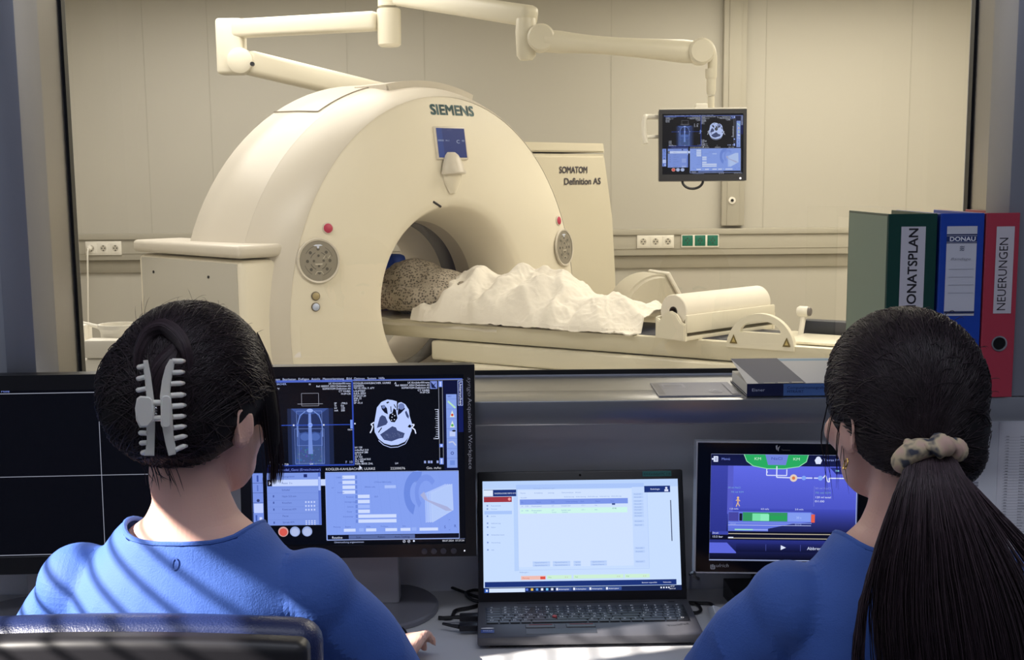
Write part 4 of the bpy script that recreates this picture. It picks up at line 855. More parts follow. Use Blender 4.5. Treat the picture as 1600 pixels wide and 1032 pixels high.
# ------------------------------------------------------------ LAPTOP
pA, pB = U(746, 1013, Z=DZ+.004), U(1101, 1007, Z=DZ+.004)
LW = (pB-pA).length; lc0 = (pA+pB)/2; lyaw = math.atan2(pB.y-pA.y, pB.x-pA.x)
hb_ = U(915, 942, Z=DZ+.02); LD = (hb_.y-lc0.y)+.012
lap = thing('laptop', 'open black laptop with a bright white screen on the desk', 'laptop', (lc0.x, lc0.y, DZ), lyaw)
M_lap = mat('laptop_black', rgb(82, 82, 88), .42, bump=.03, bscale=900); M_keyb = mat('key_black', rgb(30, 30, 34), .3)
bm = B(); bx(bm, -LW/2, LW/2, 0, LD, .006, .021, .003, 2); mk('base', bm, M_lap, lap)
bm = B(); bx(bm, -LW/2+.02, LW/2-.02, .012, LD-.02, 0.0005, .006, .001); mk('base_foot', bm, M_dk, lap)
kb0, kb1 = LD*.355, LD*.785
bm = B(); bx(bm, -LW*.465, LW*.465, kb0-.003, kb1+.003, .0195, .0212); kbp = mk('keyboard', bm, M_dk, lap)
rows = 6; kd = (kb1-kb0)/rows; base_key = None; legends = []
for r in range(rows):
    y0 = kb0+r*kd; x = -LW*.462
    n = 17
    lay = {0: [1.2, 1, 1, 1, 5.2, 1, 1, 1, 1, 1.1, 2.1, 1.1, 1.1], 1: [1.3, 1, 1, 1, 1, 1, 1, 1, 1, 1, 1, 2.4, 1.1, 1.1, 1.1, 1.1], 2: [1.7]+[1]*11+[1.7, 1.1, 1.1, 1.1, 1.1]}.get(r, [1.4]+[1]*12+[1.4, 1, 1, 1.1, 1])
    tot = sum(lay); u1 = LW*.924/tot
    for wd in lay:
        kw = wd*u1
        if base_key is None:
            bm = B(); bx(bm, -.5, .5, -.5, .5, 0, 1, .08, 2); base_key = mk('key', bm, M_keyb, kbp); ko = base_key
        else:
            ko = base_key.copy(); C.objects.link(ko); ko.parent = kbp
        ko.location = (x+kw/2, y0+kd/2, .0205); ko.scale = (kw-.0022, kd-.0022, .0022)
        legends.append((x+.3*kw, y0+kd*.66, kw)); x += kw
cv = Canvas(-.5, -.5, .5, .5, 1, 1)
for i, (a, b, kw) in enumerate(legends):
    if kw > .03: continue
    cv.layer = 0; cv.text('QWERTZUIOPASDFGHJKLYXCVBNM1234567890'[(i*7) % 36], a, -b, .0060, rgb(240, 240, 244))
canvas_obj('key_legend', cv, PRINT, kbp, Matrix.Translation((0, 0, .0230)) @ Matrix.Rotation(R(-90), 4, 'X'))
bm = B(); lathe(bm, [(.001, .0), (.004, 0), (.004, .004), (.001, .005)], 12, Matrix.Translation((-LW*.148, kb0+kd*2.02, .0205))); mk('pointing_stick', bm, mat('stick_red', rgb(206, 90, 90), .6), kbp)
tp0, tp1 = -LW*.285, LW*.03
bm = B(); bx(bm, tp0, tp1, .012, kb0-.026, .0205, .0214, .0004, 1); mk('trackpad', bm, mat('pad_dark', rgb(44, 44, 48), .35), lap)
for a, b in ((0, .42), (.58, 1)):
    bm = B(); x0 = tp0+(tp1-tp0)*a; x1 = tp0+(tp1-tp0)*b; bx(bm, x0, x1, kb0-.022, kb0-.008, .0205, .0222, .0008, 1); bt = mk('click_button', bm, M_keyb, lap)
    bm = B(); bx(bm, x0+.006, x1-.004, kb0-.0105, kb0-.0095, .0222, .0226); mk('red_stripe', bm, mat('stripe_red', rgb(170, 40, 50), .5), bt)
cv = Canvas(-10, -10, 10, 10, .022, .022); cv.rect(-10, -3, 10, 10, rgb(40, 70, 150)); cv.text('intel', -7, 3, 4, WH, width=13); cv.disc(0, -8.5, 10, rgb(214, 214, 218), 2.6); canvas_obj('sticker', cv, PRINT, lap, Matrix.Translation((-LW*.455, .03, .0216)) @ Matrix.Rotation(R(-90), 4, 'X'))
cv = Canvas(-20, -10, 20, 10, .044, .022); cv.text('ThinkPad', 0, 2, 7, rgb(36, 36, 40), width=34, align='c', rot=R(-14)); canvas_obj('palm_logo', cv, PRINT, lap, Matrix.Translation((LW*.40, .042, .0214)) @ Matrix.Rotation(R(-90), 4, 'X'))
cv = Canvas(0, 0, 100, 6, LW*.7, .006)
for k in range(90): cv.rect(5+k, 1, 5.5+k, 5, rgb(28, 28, 32), False)
canvas_obj('speaker_slots', cv, PRINT, lap, Matrix.Translation((0, LD*.91, .0214)) @ Matrix.Rotation(R(-90), 4, 'X'))
bm = B(); bx(bm, LW*.40, LW*.43, LD*.885, LD*.90, .0208, .0218, .0004, 1); mk('power_button', bm, M_keyb, lap)
# lid
tiltL = R(-17)
mxd = Matrix.Translation((0, LD-.006, .018)) @ Matrix.Rotation(tiltL, 4, 'X')
topz = None
LHt = .232
bm = B(); bx(bm, -LW/2+.001, LW/2-.001, 0, .009, 0, LHt, .003, 2, mxd); mk('lid', bm, M_bez, lap)
bm = B(); tube(bm, [mxd @ V(-LW*.36, .004, -.002), mxd @ V(-LW*.26, .004, -.002)], .006, 10); mk('hinge', bm, M_bez, lap)
bm = B(); tube(bm, [mxd @ V(LW*.26, .004, -.002), mxd @ V(LW*.36, .004, -.002)], .006, 10); mk('hinge', bm, M_bez, lap)
X = lambda a: a
cv = Canvas(64, 110, 1090, 690, LW*.944, .196)
lb1 = rgb(200, 222, 255); lb2 = rgb(184, 210, 252); nav = rgb(26, 50, 120); tx = rgb(130, 155, 215)
cv.rect(64, 110, 1090, 690, lb1); cv.rect(64, 110, 1090, 150, lb2); cv.rect(240, 130, 910, 155, rgb(170, 198, 250)); cv.rect(225, 155, 246, 580, lb2)
cv.rect(70, 155, 240, 190, nav); cv.rect(70, 157, 118, 188, rgb(222, 234, 255)); cv.text('RADIOLOGIE INFO-SYS', 126, 178, 8, W1, width=112); cv.rect(70, 192, 216, 220, rgb(158, 52, 66)); cv.disc(204, 205, 8, rgb(235, 150, 150))
for i, y in enumerate((238, 255, 275, 293, 330, 350, 390, 430, 468)): cv.rect(84, y-4, 92, y+4, tx); cv.text(('Patientenliste', 'Termine', 'Befund', 'Archiv', 'Anforderung', 'Status', 'Arbeitsliste heute', 'Auswertung', 'Info')[i], 106, y+4, 7, tx)
cv.rect(72, 266, 216, 284, rgb(170, 198, 250), False)
cv.rect(246, 160, 845, 560, rgb(208, 226, 255)); 
for i, t in enumerate(('Patient', 'Anmeldung', 'Leistung', 'Dokumentation', 'Ansicht')): cv.text(t, 262+i*72, 178, 7, tx)
cv.text('Arbeitsplatz Untersuchungen', 330, 154, 7, tx); cv.text('Auswahl', 262, 202, 7, tx)
for k in range(5): cv.text('Anforderung', 490+62*k, 200, 6, tx, width=52)
cv.rect(258, 208, 824, 236, rgb(124, 150, 232))
for k, t in enumerate(('Nr.', 'Name', 'Geb.', 'Untersuchung', 'Zeit', 'Raum', 'Arzt')): cv.text(t, 264+78*k, 226, 8, rgb(90, 116, 205))
cv.rect(258, 255, 820, 283, rgb(206, 246, 236))
for y in (247, 270): 
    for k, t in enumerate(('01', '7:30', 'Musterpatient', 'CT', 'Schädel nativ', 'CT 1', 'frei')): cv.text(t, (266, 286, 318, 424, 474, 580, 650)[k], y, 7, tx)
cv.rect(740, 234, 757, 243, rgb(60, 80, 140)); cv.text('07:40', 742, 264, 7, rgb(60, 80, 140)); cv.text('Kopf', 330, 280, 6, tx); cv.text('Termin', 424, 280, 6, tx); cv.text('Zuweiser', 478, 280, 6, tx)
cv.rect(846, 150, 926, 570, rgb(196, 218, 255))
for y in (188, 204, 224, 240, 256, 270, 287, 302, 330, 350, 470, 488, 540): cv.rect(852, y-6, 905, y+6, rgb(184, 208, 250)); cv.text('Auswahl', 858, y+3, 6, tx, width=36)
for y in (538, 552):
    for a, b in ((320, 410), (424, 515), (532, 570), (620, 705)): cv.rect(a, y-6, b, y+6, rgb(184, 208, 250)); cv.text('Speichern', a+10, y+3, 6, tx, width=(b-a)*.7)
cv.box(246, 150, 926, 576, 1.5, rgb(170, 196, 246))
cv.rect(912, 146, 1048, 180, nav); cv.text('Radiologie', 944, 167, 9, W1, width=48); cv.disc(1028, 158, 6, W1); cv.rect(1018, 165, 1038, 176, W1); cv.rect(1046, 222, 1051, 436, rgb(70, 80, 110))
cv.rect(258, 606, 386, 626, rgb(240, 190, 180)); cv.text('Warnung', 264, 620, 7, rgb(200, 70, 60)); cv.rect(358, 610, 384, 624, rgb(220, 80, 70))
for a, b in ((392, 520), (530, 790), (796, 926)): cv.rect(a, 604, b, 624, rgb(206, 240, 214)); cv.text('Frei', a+8, 618, 7, rgb(80, 150, 90)); cv.text('0 / 0', b-34, 618, 6, rgb(170, 120, 110))
cv.text('Meldungen 1', 250, 590, 7, tx); cv.rect(70, 634, 1064, 662, nav); cv.text('Benutzer angemeldet', 884, 652, 7, W1, width=78); cv.text('Verbunden', 994, 652, 7, W1)
cv.rect(64, 664, 1090, 690, rgb(22, 36, 78)); cv.rect(92, 668, 278, 688, rgb(214, 230, 255)); cv.rect(70, 670, 88, 688, rgb(60, 110, 210)); cv.rect(76, 674, 84, 684, WH)
for a in (288, 314, 340, 366, 392, 418): cv.rect(a-6, 670, a+6, 682, (rgb(230, 190, 90), rgb(90, 150, 230), WH, rgb(120, 200, 250), rgb(220, 226, 245), rgb(90, 120, 220))[(a//26) % 6])
for a in (436, 524, 608, 694): cv.rect(a, 667, a+84, 685, rgb(60, 84, 150)); cv.text('Arbeitsplatz', a+16, 680, 7, WH, width=54); cv.rect(a+3, 670, a+13, 682, WH)
for a in (980, 994, 1008, 1020): cv.rect(a, 672, a+7, 680, WH)
cv.text('07:37', 1032, 674, 7, WH); cv.text('08.07.24', 1026, 685, 6, WH, width=32)
canvas_obj('screen', cv, SCR, lap, mxd @ Matrix.Translation((0, -.0006, LHt-.017-.098)))
cv = Canvas(0, 0, 146, 26, .052, .0095); cv.rect(0, 0, 146, 26, rgb(40, 112, 110)); cv.text('KH-Kirchdorf PC 118', 6, 20, 13, rgb(14, 30, 34), width=134); canvas_obj('name_sticker', cv, PRINT, lap, mxd @ Matrix.Translation((LW*.372, -.0006, LHt-.0075)))
bm = B(); lathe(bm, [(.001, 0), (.002, 0), (.002, .0006), (.001, .0006)], 10, mxd @ Matrix.Translation((0, 0, LHt-.008)) @ RX); mk('webcam', bm, M_bez2, lap)

# ------------------------------------------------------------ INJECTOR MONITOR (right)
uy = 2.06; uc = U(1224, 794, Y=uy); ul = thing('monitor', 'square black touch monitor with purple injector display, left of the ponytail person\'s head', 'monitor', (uc.x, uy, DZ), R(0))
ku = (U(1360, 794, Y=uy).x-U(1088, 794, Y=uy).x)/272
mxu = Matrix.Translation((0, 0, uc.z-DZ)) @ Matrix.Rotation(R(1.2), 4, 'Y') @ Matrix.Rotation(R(-5), 4, 'X')
monitor(ul, 272*ku, 203*ku, -115*ku, 115*ku, -84*ku, 84*ku, mxu, bez=M_bez2, edge=mat('silver_trim', rgb(196, 198, 205), .3, .3))
cv = Canvas(165, 175, 955, 750, 230*ku, 168*ku)
def grad(x0, y0, x1, y1, c0, c1, n=24):
    for k in range(n): t0, t1 = k/n, (k+1)/n; cv.rect(x0, y0+(y1-y0)*t0, x1, y0+(y1-y0)*t1, rgb(*[a+(b-a)*t0 for a, b in zip(c0, c1)]), k == 0)
grad(165, 175, 955, 240, (14, 20, 60), (20, 26, 74)); grad(165, 240, 955, 470, (96, 106, 230), (74, 84, 196)); grad(165, 470, 955, 640, (66, 76, 186), (10, 14, 40)); grad(165, 640, 955, 750, (40, 48, 130), (6, 8, 26))
cv.rect(165, 240, 290, 500, rgb(86, 92, 200)); grad(165, 240, 260, 600, (60, 68, 170), (44, 52, 140)); 
cv.poly([(345, 175), (690, 175), (680, 215), (640, 242), (560, 254), (470, 254), (395, 240), (360, 215)], rgb(40, 170, 96)); cv.line([(345, 178), (360, 215), (395, 240), (470, 254), (560, 254), (640, 242), (680, 215), (690, 178)], 4, rgb(150, 225, 180)); cv.poly([(458, 175), (584, 175), (570, 234), (474, 234)], rgb(110, 130, 215))
cv.text('KM', 400, 208, 15, rgb(200, 240, 215), width=34); cv.text('NaCl', 490, 206, 15, rgb(60, 74, 160), width=58); cv.text('KM', 608, 208, 15, rgb(200, 240, 215), width=34)
cv.text('Menü', 224, 210, 13, rgb(120, 140, 230), width=44); cv.rect(182, 190, 206, 220, W1); cv.rect(188, 198, 202, 202, rgb(30, 40, 110)); cv.rect(188, 208, 202, 212, rgb(30, 40, 110)); cv.disc(177, 205, 5, W1)
cv.text('Thorax FV', 772, 210, 13, rgb(150, 165, 235), width=82); cv.poly([(724, 206), (736, 190), (752, 190), (764, 206), (756, 226), (732, 226)], W1); cv.disc(744, 200, 14, W1)
cv.line([(468, 256), (468, 290), (576, 290), (576, 256)], 5, W1); cv.line([(522, 240), (522, 300), (610, 302), (770, 302), (784, 286), (796, 320), (806, 322), (804, 302), (900, 302)], 6, W1)
cv.disc(470, 272, 4, W1); cv.disc(613, 303, 20, rgb(225, 205, 190)); cv.disc(613, 303, 9, rgb(214, 120, 70)); cv.disc(668, 302, 12, rgb(130, 165, 245)); cv.disc(757, 302, 13, rgb(130, 165, 245)); cv.rect(714, 292, 722, 312, rgb(80, 90, 200))
cv.poly([(806, 244), (900, 244), (880, 280), (840, 280)], rgb(40, 50, 130)); cv.text('≋', 836, 268, 14, rgb(140, 200, 225)); cv.disc(848, 262, 10, rgb(140, 200, 225), 4)
for t, x, y in (('50 ml NaCl', 262, 362), ('70 ml KM', 278, 386)): cv.text(t, x, y, 10, rgb(120, 165, 215), width=66)
for t, y, c1 in (('50 ml NaCl', 362, rgb(140, 150, 225)), ('70 ml KM', 386, rgb(120, 165, 190)), ('120 ml total', 410, W1), ('01:00', 432, W1)): cv.text(t, 730, y, 11, c1, width=50 if t == '01:00' else 82)
cv.line([(725, 345), (725, 455)], 1.5, rgb(130, 140, 220))
cv.disc(317, 412, 6, rgb(230, 190, 140)); cv.line([(317, 416), (317, 438)], 7, rgb(225, 170, 110)); cv.line([(306, 428), (317, 420), (328, 430)], 4, rgb(225, 190, 140)); cv.line([(308, 460), (316, 438), (326, 458)], 4.5, rgb(225, 190, 140))
for t, x in (('1.0 ml/s', 272), ('4.0 ml/s', 440), ('3.0 ml/s', 624)): cv.text(t, x, 476, 9, W1, width=44)
cv.poly([(266, 486), (710, 486), (730, 500), (730, 540), (620, 548), (480, 578), (266, 578)], rgb(100, 118, 225)); cv.rect(268, 490, 322, 538, rgb(70, 70, 160)); cv.rect(326, 496, 342, 536, rgb(24, 28, 50)); cv.rect(344, 490, 584, 538, rgb(52, 150, 96)); cv.rect(396, 496, 482, 536, rgb(120, 225, 170)); cv.rect(440, 508, 584, 528, rgb(40, 160, 90)); cv.rect(440, 500, 486, 536, rgb(140, 235, 190)); cv.rect(586, 490, 710, 538, rgb(130, 155, 240)); cv.text('20 s', 632, 522, 12, rgb(180, 200, 255)); cv.rect(712, 498, 732, 542, rgb(225, 96, 76))
cv.rect(266, 545, 715, 549, rgb(130, 150, 230)); cv.rect(266, 558, 712, 561, rgb(180, 190, 240)); cv.text('10/20', 276, 558, 10, rgb(150, 165, 235)); cv.text('0/17.5', 626, 558, 10, rgb(150, 165, 235)); cv.rect(266, 576, 482, 592, rgb(96, 116, 215)); cv.rect(302, 580, 400, 587, rgb(160, 225, 200)); cv.rect(400, 580, 480, 587, rgb(150, 165, 240))
cv.rect(176, 594, 866, 634, rgb(10, 12, 34)); cv.rect(180, 594, 268, 612, rgb(60, 70, 170)); cv.text('Druck', 184, 607, 9, W1); cv.text('13.5 bar', 182, 628, 11, W1, width=54); cv.rect(268, 604, 866, 608, rgb(190, 180, 160)); cv.rect(268, 628, 866, 632, rgb(190, 180, 160)); cv.rect(268, 624, 296, 630, W1)
cv.poly([(165, 655), (262, 655), (312, 706), (312, 712), (165, 712)], rgb(92, 104, 220)); grad(312, 660, 955, 704, (30, 36, 100), (12, 16, 50), 10); cv.line([(472, 662), (472, 698)], 1.5, rgb(90, 100, 190)); cv.line([(658, 662), (658, 698)], 1.5, rgb(90, 100, 190))
cv.poly([(552, 666), (552, 692), (580, 679)], W1); cv.text('Abbrechen', 694, 690, 17, W1, width=112); cv.box(167, 177, 953, 748, 2.5, rgb(190, 205, 255))
canvas_obj('screen', cv, SCR, ul, mxu @ Matrix.Translation((0, .003, 0)))
cv = Canvas(175, 755, 275, 800, 100*.2907*ku, 45*.2907*ku); sil = rgb(180, 182, 190)
cv.line([(178, 770), (178, 792), (198, 792), (198, 772)], 6, sil); cv.rect(184, 768, 192, 786, sil); cv.text('ulrich', 204, 782, 19, sil, width=66, shear=.2); canvas_obj('maker_name', cv, PRINT, ul, mxu @ Matrix.Translation(((1060+225*.2907-1224)*ku, -.0055, (794-660-778*.2907)*ku)))
cv = Canvas(505, 115, 600, 165, 95*.2907*ku, 50*.2907*ku); cv.poly([(512, 124), (522, 120), (520, 150), (514, 140)], sil); cv.poly([(524, 134), (536, 124), (530, 138), (528, 154), (522, 146)], sil); cv.text('Tennessee', 542, 150, 9, rgb(110, 112, 120), width=48); canvas_obj('model_mark', cv, PRINT, ul, mxu @ Matrix.Translation(((1060+552*.2907-1224)*ku, -.0055, (794-660-140*.2907)*ku)))
sb = U(1165, 932, Z=DZ); sx = sb.x-uc.x
bm = B(); bx(bm, -.045, .045, .02, .05, .03, uc.z-DZ-.07, .004); mk('stand_neck', bm, M_bez2, ul)
fy = U(1140, 955, Z=DZ+.01).y-uy; s0 = U(1128, 912, Z=DZ+.02).x-uc.x; s1 = -s0
bm = B(); loft(bm, [[V(s0+.012, fy, 0), V(s1-.012, fy, 0), V(s1, .08, 0), V(s0, .08, 0)], [V(s0+.012, fy, .022), V(s1-.012, fy, .022), V(s1, .08, .034), V(s0, .08, .034)]]); mk('stand_base', bm, M_bez2, ul, ang=20)
lbp = U(1155, 941, Y=uy+fy)-V(uc.x, uy, DZ)
cv = Canvas(0, 0, 100, 70, .024, .015); cv.rect(0, 0, 100, 70, rgb(200, 200, 205)); cv.poly([(10, 10), (22, 24), (34, 8), (24, 34), (18, 34)], rgb(60, 60, 70)); cv.line([(10, 46), (60, 46)], 2, rgb(150, 150, 155)); cv.line([(10, 56), (50, 56)], 2, rgb(150, 150, 155)); canvas_obj('type_label', cv, PRINT, ul, Matrix.Translation((lbp.x, fy-.0015, .013)))

# ------------------------------------------------------------ BINDERS ON THE SILL
BY0 = 2.075; BH = .318
M_paper = mat('paper_white', rgb(226, 224, 218), .8); M_ring = mat('finger_ring_metal', rgb(190, 190, 195), .25, .9)
def binder(label, x0, x1, m, rz=0, depth=.245, group='ring binders on the sill'):
    w = x1-x0; r = thing('ring_binder', label, 'binder', ((x0+x1)/2, BY0, ZS+.001), rz, group)
    bm = B(); bx(bm, -w/2, w/2, 0, .003, 0, BH, .001, 1); mk('spine', bm, m, r)
    for s in (-1, 1): bm = B(); bx(bm, s*w/2-(.003 if s > 0 else 0), s*w/2+(0 if s > 0 else .003), .0032, depth, .0, BH, .001, 1); mk('cover', bm, m, r)
    bm = B(); bx(bm, -w/2+.006, w/2-.02, .02, depth-.02, .008, BH-.022, .001); mk('pages', bm, M_paper, r)
    return r, w
def spine_label(r, cv, x, z, m=PRINT): return canvas_obj('spine_label', cv, m, r, Matrix.Translation((x, -.0008, z)))
bpx = lambda x, y=450: U(x, y, Y=BY0).x
bz = lambda y, x=1450: U(x, y, Y=BY0).z-ZS
M_gb = mat('binder_green', rgb(8, 62, 54), .4, bump=.05, bscale=400); M_bb = mat('binder_blue', rgb(20, 66, 172), .4, bump=.05, bscale=400); M_rb = mat('binder_red', rgb(176, 56, 76), .4, bump=.05, bscale=400)
g, w = binder('dark green binder with a tall white label reading MONATSPLAN', bpx(1385), bpx(1461), M_gb, R(0))
bm = B(); bx(bm, -w/2-.0004, -w/2, .006, .24, .004, BH-.004); lab(mk('lit_side', bm, mat('side_lit_green', rgb(128, 150, 134), .5), g), 'left side of the green cover, painted paler as lit')  # light on the left cover put into a paler skin
cv = Canvas(0, 0, 38, 140, (bpx(1443)-bpx(1405)), bz(355)-bz(495)); cv.rect(0, 0, 38, 140, rgb(204, 202, 212)); cv.text('MONATSPLAN', 26.5, 138, 15, rgb(26, 24, 34), width=133, rot=R(-90), bold=.7); spine_label(g, cv, bpx(1424)-(bpx(1385)+bpx(1461))/2, (bz(355)+bz(495))/2)
b, w = binder('blue binder between the green and the red one, lined white label reading DONAU', bpx(1466), bpx(1534), M_bb, R(0))
cv = Canvas(685, 168, 828, 592, (bpx(1523)-bpx(1476)), bz(355)-bz(495)); nv = rgb(30, 44, 92); cv.rect(685, 168, 828, 592, rgb(206, 208, 220)); cv.rect(685, 205, 828, 212, nv); cv.rect(685, 214, 828, 242, rgb(38, 54, 108)); cv.text('DONAU', 697, 238, 20, rgb(236, 238, 246), width=120, bold=1.5); cv.rect(685, 244, 828, 248, nv)
for y in (266, 274, 282): cv.line([(748, y), (756, y-4), (764, y), (770, y-4)], 2.5, nv)
cv.text('Bandage', 704, 328, 13, rgb(150, 152, 164), width=96, shear=.3)
for y in (370, 407, 444, 482): cv.line([(700, y), (818, y)], 2, rgb(170, 172, 186))
cv.rect(685, 570, 828, 580, nv); spine_label(b, cv, bpx(1499.5)-(bpx(1466)+bpx(1534))/2, (bz(355)+bz(495))/2)
rb, w = binder('narrow red binder at the right end, hand-lettered label NEUERUNGEN', bpx(1537), bpx(1589), M_rb, R(0))
cv = Canvas(918, 168, 1008, 584, (bpx(1581)-bpx(1553)), bz(356)-bz(492)); cv.rect(918, 168, 1008, 584, rgb(202, 198, 206)); cv.text('NEUERUNGEN', 978, 572, 46, rgb(40, 34, 44), width=346, rot=R(-90)); spine_label(rb, cv, bpx(1567)-(bpx(1537)+bpx(1589))/2, (bz(356)+bz(492))/2)
for rr_, xx, yy in ((rb, 1565, 539), (b, 1500, 539), (g, 1424, 539)):
    px_ = bpx(xx)-WM[rr_.name].translation.x; pz_ = bz(yy); bm = B(); lathe(bm, [(.0135, 0), (.0135, .0015), (.011, .002), (.010, -.001)], 28, Matrix.Translation((px_, 0, pz_)) @ RX, capends=False); mk('finger_ring', bm, M_ring, rr_)
    bm = B(); lathe(bm, [(.001, .0006), (.011, .0006), (.011, 0), (.001, 0)], 24, Matrix.Translation((px_, 0, pz_)) @ RX); mk('finger_hole', bm, M_bez2, rr_)

# ------------------------------------------------------------ BOOK AND CARD ON THE SILL
k0 = U(1167, 621, Z=ZS); kx1 = U(1372, 619, Z=ZS).x; bt_ = U(1167, 601, Y=k0.y).z-ZS
bw = kx1-k0.x
book = thing('book', 'thick blue textbook lying flat on the sill, spine to the viewer', 'book', ((k0.x+kx1)/2, k0.y, ZS+.0005), R(0))
BD = .165
bm = B(); bx(bm, -bw/2, bw/2, 0, .0015, 0, bt_, .0005, 1); mk('spine', bm, mat('book_navy', rgb(24, 34, 74), .4), book)
bm = B(); bx(bm, -bw/2+.003, bw/2-.003, .0018, BD-.004, .002, bt_-.002); mk('pages', bm, M_paper, book)
cv = Canvas(420, 455, 1860, 630, bw, bt_); cv.rect(420, 455, 818, 630, rgb(10, 22, 66)); cv.rect(818, 455, 1860, 630, rgb(72, 106, 168)); cv.text('Eisner', 470, 555, 42, rgb(196, 204, 226), width=140); cv.text('Computertomografie für', 856, 526, 38, rgb(16, 36, 92), width=490); cv.text('MTRA/RT', 856, 578, 36, rgb(16, 36, 92), width=180); cv.rect(420, 618, 1860, 630, rgb(8, 12, 28)); canvas_obj('spine_print', cv, PRINT, book, Matrix.Translation((0, -.0006, bt_/2)))
bm = B(); bx(bm, -bw/2, bw/2, 0, BD, 0, .0018, .0005, 1); mk('back_cover', bm, MATS['book_navy'], book)
cv = Canvas(0, 0, 205, 100, bw, BD); cv.rect(0, 0, 205, 100, rgb(206, 204, 206)); cv.poly([(0, 0), (78, 0), (92, 100), (18, 100)], rgb(110, 110, 122)); cv.rect(4, 6, 78, 26, rgb(92, 94, 108))
for a in range(3): cv.poly([(26+22*a, 100), (34+22*a, 60), (46+22*a, 55), (44+22*a, 100)], rgb(168, 164, 160))
cv.disc(44, 44, 9, rgb(190, 188, 186)); cv.poly([(78, 4), (205, 4), (205, 62), (100, 62)], rgb(150, 176, 196)); cv.rect(120, 66, 205, 70, rgb(120, 130, 150)); cv.poly([(104, 30), (108, 55), (114, 55), (108, 30)], rgb(110, 130, 150))
me = cv.mesh('front_cover'); 
me.transform(Matrix.Rotation(R(-90), 4, 'X')); 
for v in me.vertices: v.co.y += BD/2; v.co.z += bt_+.0005 + .020*max(0, v.co.y/BD)**1.6
mk('front_cover', me, attr_mat('print_matte', False, .8), book, ang=0)
c0, c1 = U(1030, 622, Z=ZS), U(1158, 620, Z=ZS); cdp = U(1090, 599, Z=ZS).y-c0.y
cv = Canvas(0, 0, 320, 64, c1.x-c0.x, cdp-.012); cv.rect(0, 0, 320, 64, rgb(150, 150, 160)); cv.rect(6, 6, 30, 58, rgb(120, 120, 130)); cv.rect(40, 8, 130, 26, rgb(172, 172, 182)); cv.rect(46, 12, 120, 22, rgb(140, 140, 150)); cv.disc(236, 44, 26, rgb(180, 180, 190), 9); cv.disc(236, 44, 20, rgb(150, 150, 160), 7); cv.line([(214, 50), (236, 38), (258, 50)], 3, rgb(186, 186, 196)); cv.rect(290, 4, 316, 60, rgb(170, 170, 180))
cm = B(); bx(cm, c0.x, c1.x, c0.y+.004, c0.y+cdp-.008, ZS+.0003, ZS+.0022); cobj = mk('laminated_card', cm, mat('card_grey', rgb(150, 150, 160), .25))
tag(cobj, 'flat grey laminated card lying on the sill left of the blue book', 'card')
canvas_obj('card_print', cv, attr_mat('print_gloss', False, .2), cobj, Matrix.Translation((0, 0, .0024)) @ Matrix.Rotation(R(-90), 4, 'X'))

# ------------------------------------------------------------ PAPER LISTS ON THE WALL
def wall_paper(x0, x1, y0, y1, label, rows, cols, band):
    a = U(x0, y1, Y=2.186); b_ = U(x1, y0, Y=2.186); w, h = b_.x-a.x, b_.z-a.z
    r = B(); bx(r, a.x, b_.x, 2.1866, 2.188, a.z, b_.z); o = mk('wall_list', r, mat('paper_list', rgb(236, 236, 242), .8)); tag(o, label, 'paper')
    cv = Canvas(0, 0, 100, 100*h/w, w, h); H = 100*h/w
    cv.rect(0, 0, 100, H, rgb(236, 236, 242))
    for k in range(rows):
        y = H*(.09+.88*k/rows); st = H*.88/rows
        if band and k % 3: cv.rect(0, y, 96, y+st*.8, rgb(168, 168, 180), k == 0)
        else:
            cv.rect(8, y+st*.55, 98, y+st*.62, rgb(170, 170, 182), k == 0)
            cv.text(str(1000+37*k), 10, y+st*.5, st*.42, rgb(70, 70, 86)); cv.text(('Kirchdorf', 'Schulter', 'Dienst', 'Ambulanz Innere', 'Anmeldung', 'Radiologie', 'Befund', 'Labor', 'Station 2', 'Pforte')[k % 10], 32, y+st*.5, st*.42, rgb(70, 70, 86))
    canvas_obj('list_print', cv, PRINT, o, Matrix.Translation((0, -.0008, h/2)))
wall_paper(1552, 1668, 660, 885, 'white printed list of numbers on the wall, right of the ponytail', 44, 2, False)
wall_paper(1440, 1536, 668, 820, 'paper with grey bands taped to the wall behind the ponytail', 30, 1, True)

# ------------------------------------------------------------ CABLES, PAPER, KEYBOARD ON THE DESK
M_cab = mat('cable_black', rgb(18, 18, 22), .45)
def cable(label, px, r=.0028, z=DZ+.004, name='cable', tips=()):
    pts = [U(x, y, Z=z+(d[0] if d else 0)) for x, y, *d in px]
    bm = B(); tube(bm, smoothpath(pts, 8), r, 8); o = mk(name, bm, M_cab); tag(o, label, 'cable'); return o
cable('black cable running from the monitor foot along the desk to the laptop', [(610, 909), (650, 910), (690, 914), (720, 924), (745, 933), (765, 938)])
cable('thin black cable looping at the laptop\'s left hinge', [(757, 923), (738, 923), (728, 928), (738, 938), (757, 941), (770, 940)])
cable('thick black cable curling into the laptop\'s left side', [(685, 966), (705, 966), (712, 955), (735, 950), (757, 943), (770, 936)], .0036)
cable('short thin cable lying in a curve beside the hand', [(606, 972), (622, 978), (634, 988), (636, 1002)], .002)
cable('black cable arching from the touch monitor down behind the laptop', [(1092, 905), (1086, 902, .10), (1084, 895, .13), (1080, 848, .115), (1074, 846, .09)][0:3] + [(1078, 898, .02)], .0026)
cable('black power cable leaving the laptop\'s right rear corner', [(1076, 942), (1095, 943), (1110, 944), (1122, 955), (1143, 968), (1165, 975)], .003)
cable('small cable loop at the laptop\'s right rear corner', [(1080, 943), (1090, 945), (1095, 954), (1088, 958), (1078, 957)], .003)
